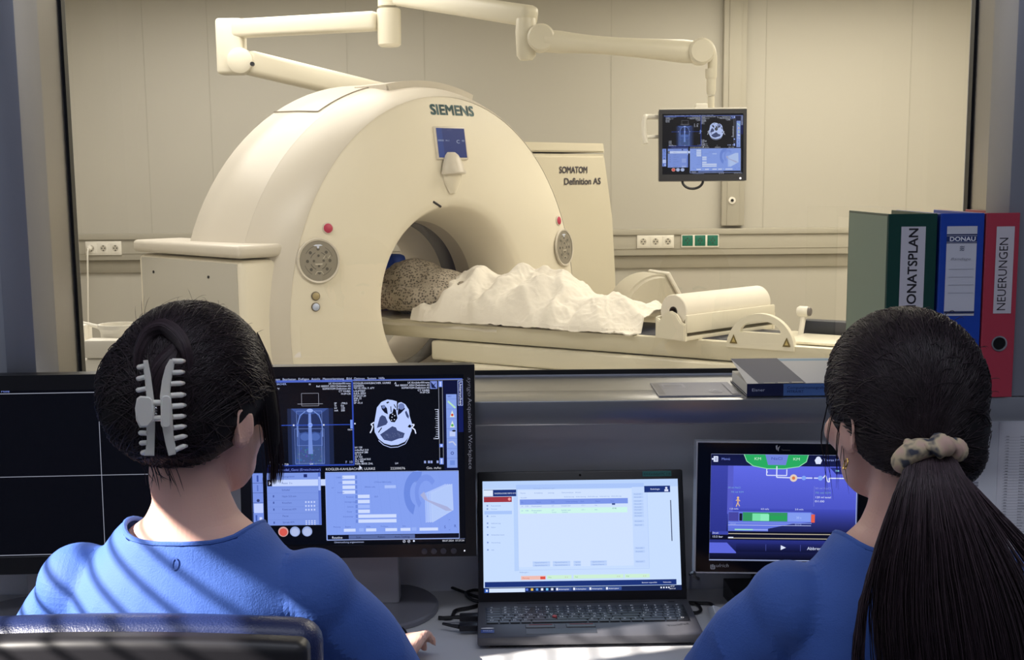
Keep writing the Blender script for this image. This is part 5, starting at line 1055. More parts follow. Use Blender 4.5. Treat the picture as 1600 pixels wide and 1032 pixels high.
def plug(label, x, y, n):
    p = U(x, y, Z=DZ+.012); r = thing('cable_plug', label, 'plug', (p.x, p.y, DZ+.0065), R(2))
    bm = B(); bx(bm, -.022, .012, -.009, .009, 0, .011, .002); mk('plug_body', bm, M_dk, r)
    bm = B(); tube(bm, [V(-.05, .008*n, .006), V(-.035, .003*n, .006), V(-.022, 0, .006)], [.0025, .003, .004], 8); mk('cable_end', bm, M_cab, r)
plug('black plug with thick cable in the laptop\'s left side, the farther one', 738, 965, 0)
plug('black plug with thin grey cable in the laptop\'s left side, nearest', 738, 980, 2)
pp0, pp1 = U(1112, 950, Z=DZ+.03), U(1128, 1000, Z=DZ+.03)
bm = B(); a = U(1104, 949, Z=DZ); 
q = [U(1104, 948, Z=DZ+.0), U(1130, 1004, Z=DZ+.0), U(1148, 990, Z=DZ+.055), U(1116, 946, Z=DZ+.045)]
bm = B(); f0 = [U(1106, 950, Z=DZ+.002), U(1124, 1002, Z=DZ+.002), U(1132, 996, Z=DZ+.03), U(1114, 947, Z=DZ+.03)]
quadbox(bm, f0, .0012); quadbox(bm, [f0[3], f0[2], f0[2]+V(.05, .03, -.028), f0[3]+V(.05, .03, -.028)], .0012)
o = mk('folded_paper', bm, M_lab, ang=10); tag(o, 'white folded sheet standing on the desk right of the laptop', 'paper')
kp0 = U(735, 1030, Z=DZ+.02); kb = thing('keyboard', 'black desktop keyboard under the hand, at the lower edge', 'keyboard', (kp0.x-.19, kp0.y-.07, DZ), R(-3))
bm = B(); bx(bm, -.225, .225, -.075, .075, .0005, .018, .006, 2); mk('keyboard_case', bm, mat('keyboard_black', rgb(30, 31, 38), .45), kb)
bk = None
for r in range(5):
    for k in range(19):
        if bk is None: bm = B(); bx(bm, -.009, .009, -.0095, .0095, 0, .008, .002, 1); bk = mk('key', bm, M_keyb, kb); o = bk
        else: o = bk.copy(); C.objects.link(o); o.parent = kb
        o.location = (-.205+k*.0228, -.052+r*.026, .017)

# ------------------------------------------------------------ containers in the scanner room, lower left
trz = U(170, 530, Y=4.1).z
tr_ = thing('instrument_trolley', 'white trolley with a clear-sided top basket, left edge of the scanner room', 'trolley', (U(180, 560, Y=4.1).x, 4.1, 0))
tx0 = tr_.matrix_world.translation.x if False else U(180, 560, Y=4.1).x
hT = U(170, 575, Y=4.1).z
bm = B(); bx(bm, -.24, .24, -.2, .2, .12, hT+.06, .02); mk('trolley_body', bm, M_white, tr_)
for a in (-1, 1):
    for b_ in (-1, 1): bm = B(); lathe(bm, [(.001, -.012), (.05, -.012), (.05, .012), (.001, .012)], 20, Matrix.Translation((a*.2, b_*.16, .05)) @ RX); tube(bm, [V(a*.2, b_*.16, .05), V(a*.2, b_*.16, .14)], .012); mk('caster', bm, M_dk, tr_)
TTZ = hT+.06
def tub(name, label, x, y0, y1, w, Y, taper=.85):
    zt, zb_ = U(x, y0, Y=Y).z, TTZ; p = U(x, y0, Y=Y); h = zt-zb_
    r = w/2; bm = B(); lathe(bm, [(.001, 0), (r*taper, 0), (r, h*.85), (r*1.06, h*.86), (r*1.06, h), (r*.96, h), (r*.9, h*.3), (.001, h*.3)], 36, Matrix.Translation((p.x, Y, zb_+.001))); o = mk(name, bm, mat('tub_white', rgb(238, 234, 224), .4), ang=30); tag(o, label, 'container'); return o
tub('plastic_tub', 'round white tub with a wide rim on the trolley beside the dark hair', 185, 507, 575, .125, 4.02, .55)
bm = B(); p0 = U(178, 535, Y=3.93); bx(bm, p0.x-.09, p0.x+.06, 3.90, 3.97, TTZ+.0005, U(178, 530, Y=3.93).z, .008); o = mk('plastic_box', bm, mat('tub_white', rgb(238, 234, 224), .4)); tag(o, 'low white lidded box in front of the round tub', 'box')
bm = B(); a = U(138, 506, Y=4.2); tube(bm, [a+V(-.06, 0, .012), a+V(.03, 0, -.01), a+V(.075, 0, -.02)], [.006, .007, .003], 8); bx(bm, a.x-.10, a.x+.0, 4.16, 4.24, TTZ, a.z+.0, .006); o = mk('syringe_tray', bm, mat('tub_white', rgb(238, 234, 224), .4)); tag(o, 'white tray with a slim syringe on it, at the window\'s left edge', 'tray')
# ================================================================== PEOPLE
M_scrub = mat('scrub_blue', rgb(64, 101, 184), .75, bump=.25, bscale=500, var=.06, vscale=12)
M_trou = mat('trouser_blue', rgb(52, 84, 150), .8); M_shoe = mat('shoe_white', rgb(220, 220, 220), .5)
M_chair = mat('chair_leather', rgb(32, 44, 88), .38, bump=.35, bscale=420, coat=.1); M_shell = mat('chair_shell', rgb(34, 33, 38), .45); M_metal = mat('chrome', rgb(180, 180, 185), .2, .95)
def hair_mat(name, c0, c1, rough=.42):
    m = bpy.data.materials.new(name); m.use_nodes = True; nt = m.node_tree; b = nt.nodes['Principled BSDF']
    a = nt.nodes.new('ShaderNodeAttribute'); a.attribute_name = 'Col'; nt.links.new(a.outputs['Color'], b.inputs['Base Color']); b.inputs['Roughness'].default_value = rough
    b.inputs['Specular IOR Level'].default_value = .35; b.inputs['Anisotropic'].default_value = .5
    return m
M_hairS = hair_mat('hair_strands', 0, 0); M_hairB = mat('hair_base', rgb(20, 16, 20), .6, spec=.2)
def elring(c, rx, ry, n=28, ax=None, ay=None):
    ax = ax or V(1, 0, 0); ay = ay or V(0, 1, 0); return [Vector(c)+ax*rx*math.cos(2*math.pi*k/n)+ay*ry*math.sin(2*math.pi*k/n) for k in range(n)]
def hand(bm, wrist, fdir, updir, side, s=1.0, curl=.5):
    """palm down hand; side=+1 puts the thumb on the left of the finger direction"""
    f = Vector(fdir).normalized(); u = (Vector(updir)-f*f.dot(Vector(updir))).normalized(); l = u.cross(f)  # left
    P = lambda a, b_, c: Vector(wrist)+(f*a+l*b_+u*c)*s
    loft(bm, [[P(x, rx*math.cos(2*math.pi*k/16), zc+rz*math.sin(2*math.pi*k/16)) for k in range(16)] for x, rx, rz, zc in ((-.01, .024, .018, 0), (.02, .032, .018, .002), (.06, .040, .016, .006), (.088, .040, .013, .006), (.097, .036, .010, .004))])
    for b_, L, r in ((.030, .072, .0088), (.010, .080, .0092), (-.011, .074, .0088), (-.031, .058, .0078)):
        pts = []; x, z, a = .088, .006, .12
        pts.append((x, z))
        for seg in (.45, .32, .23):
            x += L*seg*math.cos(a); z -= L*seg*math.sin(a); a += curl; pts.append((x, z))
        tube(bm, [P(.07, b_*.95*side, .006)] + [P(x, b_*side*(1+.3*(x-.088)), z) for x, z in pts], [r*1.05, r*1.08, r, r*.92, r*.75], 12)
        ell(bm, P(pts[-1][0], b_*side*(1+.3*(pts[-1][0]-.088)), pts[-1][1]), (r*.8*s,)*3, u=10, v=8)
    tube(bm, [P(.015, .022*side, -.002), P(.045, .046*side, -.008), P(.072, .058*side, -.012), P(.098, .060*side, -.016)], [.014, .0135, .011, .008], 12); ell(bm, P(.100, .060*side, -.016), (.0085*s,)*3, u=10, v=8)
def strands(name, paths, r, col, jit, parent, m):
    """paths: list of lists of points; thin three-sided tapering tubes as one mesh, colour per strand"""
    vs, fs, cs = [], [], []
    for p in paths:
        n = len(p); base = len(vs); k = jit*RNG.random(); c = tuple(min(1, a*(.55+k)) for a in col[:3])+(1,)
        r_ = r*(.7+.6*RNG.random())
        for i, q in enumerate(p):
            t = (p[min(i+1, n-1)]-p[max(i-1, 0)]); t = t.normalized() if t.length else V(0, 0, 1)
            a = t.cross(V(.3, 1, .2)); a = a.normalized() if a.length > 1e-6 else V(1, 0, 0); b = t.cross(a); tp = r_*min(1, 3.0*(n-1-i)/n+.15)
            for j in range(3): w = 2.0944*j; vs.append(q+a*math.cos(w)*tp+b*math.sin(w)*tp)
        for i in range(n-1):
            for j in range(3): o = base+3*i; fs.append((o+j, o+(j+1) % 3, o+3+(j+1) % 3, o+3+j)); cs.append(c)
    me = bpy.data.meshes.new(name); me.from_pydata([tuple(v) for v in vs], [], fs)
    at = me.color_attributes.new('Col', 'FLOAT_COLOR', 'CORNER'); buf = np.repeat(np.array(cs), 4, axis=0).ravel(); at.data.foreach_set('color', buf); me.update()
    return mk(name, me, m, parent, ang=180, world=True)
def bvh(me): return BVHTree.FromPolygons([v.co.copy() for v in me.vertices], [tuple(p.vertices) for p in me.polygons])

def person(label, head, hyaw, nb, byaw, arms, hip, seat_z, ear_col=None, lean=0.0, shoulder=.150, htilt=0):
    """all in the place's own coordinates; head centre, neck base nb, body turned by byaw"""
    root = thing('person', label, 'person', (hip.x, hip.y, 0))
    HM = Matrix.Translation(head) @ Matrix.Rotation(hyaw, 4, 'Z') @ Matrix.Rotation(htilt, 4, 'X')
    BR = Matrix.Rotation(byaw, 4, 'Z'); bx_, by_ = BR @ V(1, 0, 0), BR @ V(0, 1, 0)
    bm = B(); hp = lambda *a: HM @ V(*a)
    R3 = HM.to_3x3().to_4x4()
    ell(bm, hp(0, -.012, .035), (.074, .093, .083), R3); ell(bm, hp(0, .030, -.02), (.062, .062, .085), R3); ell(bm, hp(0, .040, -.070), (.047, .046, .042), R3); ell(bm, hp(0, .055, -.092), (.028, .028, .022), R3)
    for s in (-1, 1):
        ell(bm, hp(s*.036, .066, -.025), (.026, .022, .024), R3); ell(bm, hp(s*.030, .078, .022), (.026, .012, .010), R3)
        eR = R3 @ Matrix.Rotation(s*R(-24), 4, 'Z') @ Matrix.Rotation(R(-12), 4, 'X')
        t = bmesh.new(); ell(t, (0, 0, 0), (.007, .017, .029)); t.transform(Matrix.Translation(hp(s*.077, -.008, -.012)) @ eR); merge(bm, t)
        tube(bm, [hp(s*.080, -.022, -.030), hp(s*.087, -.030, 0), hp(s*.086, -.022, .016), hp(s*.080, -.006, .018)], .0045, 8)
    tube(bm, [hp(0, .085, .015), hp(0, .100, -.008), hp(0, .112, -.026), hp(0, .098, -.034)], [.008, .010, .013, .010], 10)
    tube(bm, [hp(-.024, .086, -.060), hp(-.010, .095, -.056), hp(0, .095, -.058), hp(.010, .095, -.056), hp(.024, .086, -.060)], .006, 8); tube(bm, [hp(-.020, .086, -.066), hp(0, .093, -.069), hp(.020, .086, -.066)], .006, 8)
    for s in (-1, 1):
        ell(bm, hp(s*.031, .080, -.001), (.013, .010, .008), R3)
    # neck, torso
    zb = nb.z; up_ = V(0, 0, 1)
    at = lambda x, y, z: nb + bx_*x + by_*(y - lean*z) + up_*z
    loft(bm, [elring(hp(0, -.02, -.04), .045, .050), elring(hp(0, -.026, -.075), .045, .050), elring(at(0, .004, .035), .047, .052, ax=bx_, ay=by_), elring(at(0, .002, .012), .058, .057, ax=bx_, ay=by_), elring(at(0, 0, -.005), .082, .060, ax=bx_, ay=by_), elring(at(0, -.002, -.03), .106, .066, ax=bx_, ay=by_), elring(at(0, -.004, -.055), .132, .074, ax=bx_, ay=by_), elring(at(0, -.004, -.085), .150, .084, ax=bx_, ay=by_), elring(at(0, 0, -.14), .152, .098, ax=bx_, ay=by_), elring(at(0, 0, -.27), .148, .100, ax=bx_, ay=by_), elring(at(0, .0, -.40), .135, .098, ax=bx_, ay=by_), elring(at(0, .0, -.50), .165, .115, ax=bx_, ay=by_), elring(at(0, .0, -.58), .160, .11, ax=bx_, ay=by_)])
    sh = []
    for s, (elb, wr, fd, ud, thumb) in zip((-1, 1), arms):
        S = at(s*shoulder, 0, -.085); sh.append(S)
        ell(bm, S, (.047, .050, .052)); tube(bm, smoothpath([S, S.lerp(elb, .5)+V(s*.012, 0, 0), elb, elb.lerp(wr, .4)+V(0, 0, -.005), wr], 5), [.044, .044, .044, .043, .043, .042, .042, .041, .041, .040, .041, .041, .041, .039, .037, .034, .031, .029, .027, .025, .024][:21], 16)
        ell(bm, elb, (.043, .043, .042)); hand(bm, wr, fd, ud, thumb)
    # legs
    kn, ft = [], []
    for s in (-1, 1):
        H = V(*at(s*.085, .0, 0).xy, seat_z+.09); K = H + by_*.42 + bx_*s*.05 + V(0, 0, .0); A = V(K.x, K.y, .09) + by_*.02
        tube(bm, [H, H.lerp(K, .5), K], [.085, .075, .058], 16); ell(bm, K, (.058, .058, .058)); tube(bm, [K, K.lerp(A, .35), A], [.055, .052, .036], 16)
        tube(bm, [A+V(0, 0, -.02)-by_*.03, A+V(0, 0, -.045)+by_*.05, A+V(0, 0, -.06)+by_*.14], [.036, .034, .026], 14); kn.append((H, K)); ft.append((K, A))
    body = mk('body', remeshed(bm, .0055, 5), M_skin, root, ang=0, world=True)
    for s in (-1, 1):
        bm = B(); ell(bm, hp(s*.031, .0845, -.001), (.0085, .0068, .006), R3); e = mk('eye', bm, mat('eye_white', rgb(225, 222, 218), .25), root, world=True)
        bm = B(); ell(bm, hp(s*.031, .0905, -.001), (.0042, .0018, .0042), R3); mk('iris', bm, mat('iris_brown', rgb(58, 38, 28), .2), e, world=True)
        bm = B(); tube(bm, [hp(s*.014, .091, .017), hp(s*.030, .094, .023), hp(s*.048, .083, .018)], [.003, .0035, .002], 8); mk('eyebrow', bm, M_hairB, root, world=True)
    # scrub top: follows the body, open at the neck, short sleeves
    bm = B(); o = .009
    loft(bm, [elring(at(0, 0, .02), .070, .062, ax=bx_, ay=by_), elring(at(0, 0, -.003), .088+o, .064+o, ax=bx_, ay=by_), elring(at(0, -.002, -.03), .108+o, .070+o, ax=bx_, ay=by_), elring(at(0, -.004, -.055), .136+o, .078+o, ax=bx_, ay=by_), elring(at(0, -.004, -.085), .154+o, .088+o, ax=bx_, ay=by_), elring(at(0, 0, -.14), .158+o, .104+o, ax=bx_, ay=by_), elring(at(0, 0, -.27), .155+o, .108+o, ax=bx_, ay=by_), elring(at(0, 0, -.40), .165+o, .110+o, ax=bx_, ay=by_), elring(at(0, 0, -.50), .18+o, .128+o, ax=bx_, ay=by_), elring(at(0, 0, -.62), .19+o, .14+o, ax=bx_, ay=by_)])
    for s, S, (elb, wr, *_r) in zip((-1, 1), sh, arms):
        d = (elb-S); ell(bm, S, (.055, .058, .059)); tube(bm, smoothpath([S-bx_*s*.02+V(0, 0, .004), S.lerp(elb, .3)+bx_*s*.014, S.lerp(elb, .65)+bx_*s*.010, S.lerp(elb, .95)], 5), [.055+.001*k/3 for k in range(16)], 22)
    me = remeshed(bm, .007, 6)
    for v in me.vertices:   # folds
        p = v.co; q = p-nb; n = v.normal; w = min(1, max(0, (-q.z-.05)/.1))
        v.co += n*(.006*w*noise.noise(V(p.x*9, p.y*9, p.z*5)) + .003*w*(1-2*abs(noise.noise(V(p.x*22+p.z*9, p.y*20, p.z*10)))))
    b2 = bmesh.new(); b2.from_mesh(me); bpy.data.meshes.remove(me)
    dele = []
    for v in b2.verts:
        q = v.co-nb; lx, ly = q.dot(bx_), q.dot(by_)
        if (lx/.082)**2+((ly-.008)/.088)**2 < 1 and q.z > -.05 and q.z > .002-.5*max(0, ly): dele.append(v)
        for S, (elb, *_r) in zip(sh, arms):
            d = (elb-S); L = d.length; t = (v.co-S).dot(d)/L
            if t > L*.86 and (v.co-S-d*(t/L)).length < .085 and (v.co-elb).length < .11: dele.append(v)
    bmesh.ops.delete(b2, geom=list(set(dele)), context='VERTS')
    for _ in range(3):
        bmesh.ops.smooth_vert(b2, verts=[v for v in b2.verts if v.is_boundary], factor=.5, use_axis_x=True, use_axis_y=True, use_axis_z=True)
    SB = BVHTree.FromBMesh(b2)
    edge = [v.co.copy() for v in b2.verts if v.is_boundary and (v.co-nb).length < .2]
    edge.sort(key=lambda p: math.atan2((p-nb).dot(by_), (p-nb).dot(bx_)))
    bmesh.ops.solidify(b2, geom=b2.faces[:], thickness=.0022)
    top = mk('scrub_top', b2, M_scrub, root, ang=0, world=True)
    if len(edge) > 10:
        bm = B(); e2 = edge[::3]; e2 = [(e2[i-1]+e2[i]+e2[(i+1) % len(e2)])/3 for i in range(len(e2))]; e2 = [(e2[i-1]+e2[i]+e2[(i+1) % len(e2)])/3 for i in range(len(e2))]
        tube(bm, e2+[e2[0]], .0035, 8, cap=False); mk('neck_binding', bm, M_scrub, top, world=True)
    bm = B()
    for (H, K), (K2, A) in zip(kn, ft): tube(bm, [H, H.lerp(K, .5), K], [.105, .092, .072], 18); ell(bm, K, (.072, .072, .072)); tube(bm, [K, K.lerp(A, .5), A+V(0, 0, .01)], [.070, .066, .06], 18)
    ell(bm, V(*nb.xy, seat_z+.11)+by_*.0, (.195, .14, .10), BR); mk('trousers', remeshed(bm, .012, 5), M_trou, root, ang=0, world=True)
    for K, A in ft: bm = B(); tube(bm, [A+V(0, 0, -.04)-by_*.05, A+V(0, 0, -.045)+by_*.06, A+V(0, 0, -.055)+by_*.17], [.045, .043, .032], 16); mk('shoe', bm, M_shoe, root, world=True)
    return root, HM, at, SB, top

def office_chair(label, p, yaw, seat_z, back_top, w=.245):
    r = thing('office_chair', label, 'chair', (p.x, p.y, 0), yaw)
    bm = B(); t0, t1 = seat_z+.10, back_top
    # padded back: rounded outline, curved in plan
    def backrest(th, grow, y0, rr):
        b = bmesh.new(); bx(b, -w-grow, w+grow, y0, y0+th, t0-grow, t1+grow, rr, 5); 
        bmesh.ops.subdivide_edges(b, edges=[e for e in b.edges if abs(e.verts[0].co.x-e.verts[1].co.x) > .1], cuts=12, use_grid_fill=True)
        for v in b.verts: v.co.y += .55*v.co.x**2; v.co.z -= .35*v.co.x**2
        return b
    mk('backrest', backrest(.055, 0, -.035, .025), M_chair, r, ang=60)
    mk('back_shell', backrest(.035, -.006, -.066, .012), M_shell, r, ang=60)
    bm = B(); tube(bm, smoothpath([V(x, -.038+.55*x*x, t1-.030-.35*x*x) for x in [(-w+.02)+(2*w-.04)*k/12 for k in range(13)]], 2), .0045, 8); mk('piping', bm, M_chair, r)
    bm = B(); bx(bm, -.25, .25, .04, .50, seat_z-.07, seat_z, .03, 4); mk('seat', bm, M_chair, r, ang=60)
    bm = B(); bx(bm, -.04, .04, -.085, -.06, seat_z-.06, t0+.15, .01); bx(bm, -.04, .04, -.08, .30, seat_z-.085, seat_z-.07, .006); mk('back_support', bm, M_shell, r)
    for s in (-1, 1):
        bm = B(); tube(bm, smoothpath([V(s*.24, .26, seat_z-.06), V(s*.285, .27, seat_z+.02), V(s*.285, .30, seat_z+.15)], 5), .014, 10); bx(bm, s*.285-.03, s*.285+.03, .15, .38, seat_z+.15, seat_z+.175, .01, 3); mk('armrest', bm, M_shell, r)
    bm = B(); tube(bm, [V(0, .27, .12), V(0, .27, seat_z-.07)], [.03, .02], 16); mk('gas_post', bm, M_metal, r)
    for k in range(5):
        a = 2*math.pi*k/5+.3; d = V(math.cos(a), math.sin(a), 0); bm = B(); tube(bm, [V(0, .27, .11), V(0, .27, .105)+d*.16, V(0, .27, .075)+d*.30], [.03, .022, .016], 10); lg = mk('leg', bm, M_shell, r)
        bm = B(); lathe(bm, [(.001, -.022), (.026, -.022), (.028, -.008), (.028, .008), (.026, .022), (.001, .022)], 18, Matrix.Translation(V(0, .27, .0285)+d*.30) @ Matrix.Rotation(a+.9, 4, 'Z') @ RX); mk('caster', bm, M_dk, lg)
    return r

# ------------------------------------------------------------------ left: hair in a claw clip
LH = U(308, 646, Y=1.50); LNB = V(U(300, 812, Y=1.47).x, 1.47, U(300, 822, Y=1.47).z)
hw_ = U(640, 1020, Y=1.80); wr = V(hw_.x-.018, 1.735, DZ+.046)
La = (V(LNB.x-.222, 1.55, .80), V(LNB.x-.17, 1.80, DZ+.04), V(.25, 1, -.05), V(0, 0, 1), -1), (V(LNB.x+.238, 1.53, .80), wr, V(.12, 1, -.10), V(-.35, 0, 1), 1)
pL, HL_, atL, SBL, topL = person('person with dark hair held up by a claw clip, sunlit blue scrubs, at the left', LH, R(-26), LNB, R(-6), La, V(LNB.x, 1.47, 0), .50)
# hair mass
def hairmesh(parts, HM, cut):
    bm = B(); R3 = HM.to_3x3().to_4x4()
    for kind, *a in parts:
        if kind == 'e': ell(bm, HM @ V(*a[0]), a[1], R3 @ (a[2] if len(a) > 2 else Matrix.Identity(4)))
        else: tube(bm, smoothpath([HM @ V(*p) for p in a[0]], 5), list(np.interp(np.linspace(0, 1, (len(a[0])-1)*5+1), np.linspace(0, 1, len(a[1])), a[1])), 16)
    me = remeshed(bm, .005, 8)
    b = bmesh.new(); b.from_mesh(me); bpy.data.meshes.remove(me); I = HM.inverted()
    bmesh.ops.delete(b, geom=[v for v in b.verts if cut(I @ v.co)], context='VERTS'); return b
facecut = lambda q: q.y > .040 and q.z < .070 and abs(q.x) < .072
hb_ = hairmesh([('e', (0, -.010, .042), (.091, .104, .100)), ('e', (0, -.040, .0), (.083, .074, .060)), ('e', (-.022, -.056, .030), (.068, .062, .080)),
                ('t', [(.046, .050, .075), (.072, .046, .02), (.078, .048, -.04), (.074, .056, -.080)], [.014, .014, .010, .004])], HL_, facecut)
HBV = BVHTree.FromBMesh(hb_)
hL = mk('hair', hb_, M_hairB, pL, ang=0, world=True)
def snap(bv, HM, q, off):
    """push a head-space direction point onto the hair surface"""
    c = HM @ V(0, -.02, .0); d = (HM @ V(*q)-c).normalized(); h = bv.ray_cast(c+d*.4, -d)
    return (h[0]+h[1]*off) if h[0] is not None and (h[0]-c).dot(d) > .04 else None
HC = rgb(50, 40, 45)
_h = HBV.ray_cast(CAM, ray(250, 640).normalized()); clipc = HL_.inverted() @ _h[0]; TX = clipc.x; TY = clipc.y
paths = []
for k in range(2600):
    # from the hairline round the face towards the clip at the back left
    a = RNG.uniform(.30, 2.95); s0 = V(.10*math.cos(a), .055+RNG.normal(0, .02), .10*math.sin(a)) if RNG.random() < .62 else V(RNG.uniform(-.09, .09), RNG.uniform(-.10, .04), RNG.uniform(-.045, .12))
    tgt = V(clipc.x+RNG.normal(0, .008), clipc.y, clipc.z+RNG.uniform(-.055, .06)*(1 if s0.z > -.02 else .8)); off = RNG.uniform(.0002, .0028); w = RNG.normal(0, .010, 3)
    p = []
    for i in range(9):
        t = i/8*(.75+.25*RNG.random() if i == 8 else 1); q = s0.lerp(tgt, t)+V(*w)*math.sin(math.pi*t)
        p.append(snap(HBV, HL_, (q.x, q.y, q.z + .022*math.sin(math.pi*t)*(1 if s0.z > 0 else -.3)), off*(1-.5*t)))
    I_ = HL_.inverted()
    if None not in p and not any((I_ @ q).x > .045 and (I_ @ q).z < .012 and (I_ @ q).y > -.02 for q in p) and max((p[i+1]-p[i]).length for i in range(8)) < .06: paths.append(p)
main_l = paths; paths = []
for k in range(90):   # loose short hairs standing off
    a = RNG.uniform(0, 2*math.pi); q = V(.09*math.cos(a), -.02+RNG.normal(0, .03), .03+.10*abs(math.sin(a))); p0 = snap(HBV, HL_, q, .001) or HL_ @ V(0, 0, .13); d = (p0-(HL_ @ V(0, -.02, 0))).normalized(); t = HL_.to_3x3() @ V(*RNG.normal(0, 1, 3)); g_ = RNG.uniform(.3, 1.1)
    p = [p0+d*(.007*math.sin(math.pi*.7*i/6)*g_)+t*.009*i/6+V(.010*i/6, 0, 0) for i in range(7)]; paths.append(p)
strands('loose_hairs', paths, .00022, HC, 1.1, hL, M_hairS); paths = main_l
for k in range(110):  # front lock beside the cheek
    ph = RNG.normal(0, 1, 2)*.005; p = [HL_ @ V(*(np.array(c)+[ph[0]*.8, ph[1]*1.5, RNG.normal(0, .0008)])) for c in ((.046, .052, .095), (.068, .050, .055), (.077, .048, .01), (.078, .052, -.04), (.074, .059, -.075), (.067, .064, -.098))]; paths.append(smoothpath(p, 3))
for k in range(16):   # nape wisps
    x = RNG.uniform(-.02, .045); p = [HL_ @ V(x, -.088, -.04), HL_ @ V(x*1.02, -.080, -.06), HL_ @ V(x+RNG.normal(0, .006), -.074, -.078+RNG.normal(0, .008))]; paths.append(smoothpath(p, 3))
strands('hair_strands', paths, .0005, tuple(c*.75 for c in HC), 1.3, hL, M_hairS)
# the twist held by the clip
bm = B(); tw = smoothpath([HL_ @ V(*p) for p in ((TX, TY+.022, clipc.z-.058), (TX-.002, TY+.005, clipc.z-.02), (TX-.001, TY, clipc.z+.02), (TX+.003, TY+.006, clipc.z+.050), (TX+.008, TY+.024, clipc.z+.072))], 8)
tube(bm, tw, list(np.interp(np.linspace(0, 1, len(tw)), [0, .2, .5, .75, 1], [.006, .013, .014, .012, .004])), 14)
def sf(x, y, o): d = ray(x, y).normalized(); h = HBV.ray_cast(CAM, d); return h[0]-d*o
lp_ = smoothpath([sf(216, 575, -.004), sf(220, 545, .004), sf(234, 520, .007), sf(256, 511, .007), (sf(278, 526, .006)), sf(290, 550, .003), sf(296, 585, -.006)], 6)
tube(bm, lp_, list(np.interp(np.linspace(0, 1, len(lp_)), [0, .3, .6, 1], [.005, .008, .009, .005])), 12)
o = mk('hair_twist', bm, M_hairB, hL, ang=60, world=True)
paths = []
for k in range(420):
    ph = RNG.uniform(0, 6.28); rr = .0165; p = []
    for i in range(0, len(tw), 2):
        t = (tw[min(i+1, len(tw)-1)]-tw[max(i-1, 0)]).normalized(); a = t.cross(V(0, 1, .1)).normalized(); b = t.cross(a); r0 = float(np.interp(i/len(tw), [0, .2, .5, .75, 1], [.006, .013, .014, .012, .004]))+.0006
        p.append(tw[i]+(a*math.cos(ph+i*.05)+b*math.sin(ph+i*.05))*r0)
    paths.append(p)
for k in range(200):
    ph = RNG.uniform(0, 6.28); p = []
    for i in range(0, len(lp_), 2):
        t = (lp_[min(i+1, len(lp_)-1)]-lp_[max(i-1, 0)]).normalized(); a = t.cross(V(0, 1, .1)).normalized(); b = t.cross(a); r0 = float(np.interp(i/len(lp_), [0, .3, .6, 1], [.005, .008, .009, .005]))+.0005
        p.append(lp_[i]+(a*math.cos(ph+i*.03)+b*math.sin(ph+i*.03))*r0)
    paths.append(p)
strands('twist_strands', paths, .0006, HC, 1.5, hL, M_hairS)
# claw clip
cc = U(250, 640, Y=1.40)
def surf(x, y, bv=HBV):
    d = ray(x, y).normalized(); h = bv.ray_cast(CAM, d); return h[0]
s0 = surf(250, 640); cy = (s0.y if s0 else 1.38)
M_clip = mat('clip_plastic', rgb(240, 236, 228), .35, sss=.1)
clip = thing('claw_clip', 'large pale grey-beige claw clip with comb teeth in the left person\'s hair', 'hair clip', V(U(250, 712, Y=cy-.02).x, cy-.02, U(250, 712, Y=cy-.02).z))
ZQ = lambda a, b: (150+a*.31008, 440+b*.31008)
def clip_half(spine, teeth, left):
    """outline in the zoomed view's coordinates"""
    bm = B()
    def addpoly(P, y0, th, bev=.0012):
        pts = [U(*ZQ(a, b), Y=cy-y0) for a, b in P]; t = bmesh.new(); n = len(pts)
        nrm = ray(*ZQ(*P[0])).normalized()
        f = [t.verts.new(p) for p in pts]; g = [t.verts.new(p+nrm*th) for p in pts]
        fs = [t.faces.new(f), t.faces.new(g[::-1])]
        for i in range(n): t.faces.new((f[i], g[i], g[(i+1) % n], f[(i+1) % n]))
        bmesh.ops.recalc_face_normals(t, faces=t.faces[:]); bmesh.ops.bevel(t, geom=[e for e in t.edges if any(q in fs for q in e.link_faces)], offset=bev, segments=2, affect='EDGES'); bmesh.ops.triangulate(t, faces=[q for q in t.faces if len(q.verts) > 4]); merge(bm, t)
    addpoly(spine, .026, .004)
    for (xa, ya, xb, yb, w_) in teeth:
        a, b = ZQ(xa, ya), ZQ(xb, yb); p0 = U(*a, Y=cy-.024); p1 = U(*b, Y=cy-.018); p2 = U(b[0]+(b[0]-a[0])*.12, b[1]+1, Y=cy+.002)
        tube(bm, smoothpath([p0, p0.lerp(p1, .5), p1, p1.lerp(p2, .6)+V((-.002 if left else .002), .004, 0)], 4), [w_]*9+[w_*.9, w_*.8, w_*.7, w_*.6][:4], 10)
    return bm
spL = [(238, 398), (262, 396), (276, 470), (288, 560), (298, 640), (297, 740), (294, 880), (240, 880), (250, 850), (256, 800), (254, 740), (258, 640), (252, 560), (246, 500), (240, 450)]
tL = [(252, 425, 218, 432, .0030), (252, 482, 216, 490, .0030), (256, 540, 214, 548, .0030), (262, 765, 226, 764, .0030), (262, 812, 230, 815, .0030), (258, 858, 236, 864, .0030)]
spR = [(372, 392), (398, 394), (392, 440), (380, 500), (374, 560), (384, 640), (388, 720), (392, 790), (406, 850), (402, 872), (366, 880), (350, 820), (336, 750), (326, 660), (322, 580), (332, 500), (350, 430)]
tR = [(385, 402, 428, 402, .0032), (382, 460, 426, 458, .0030), (374, 516, 426, 514, .0030), (374, 575, 430, 572, .0032), (382, 630, 432, 626, .0032), (386, 684, 432, 680, .0030), (390, 738, 434, 732, .0030), (392, 792, 438, 782, .0030), (398, 850, 440, 832, .0030)]
mk('clip_half', clip_half(spL, tL, True), M_clip, clip, world=True, ang=50); mk('clip_half', clip_half(spR, tR, False), M_clip, clip, world=True, ang=50)
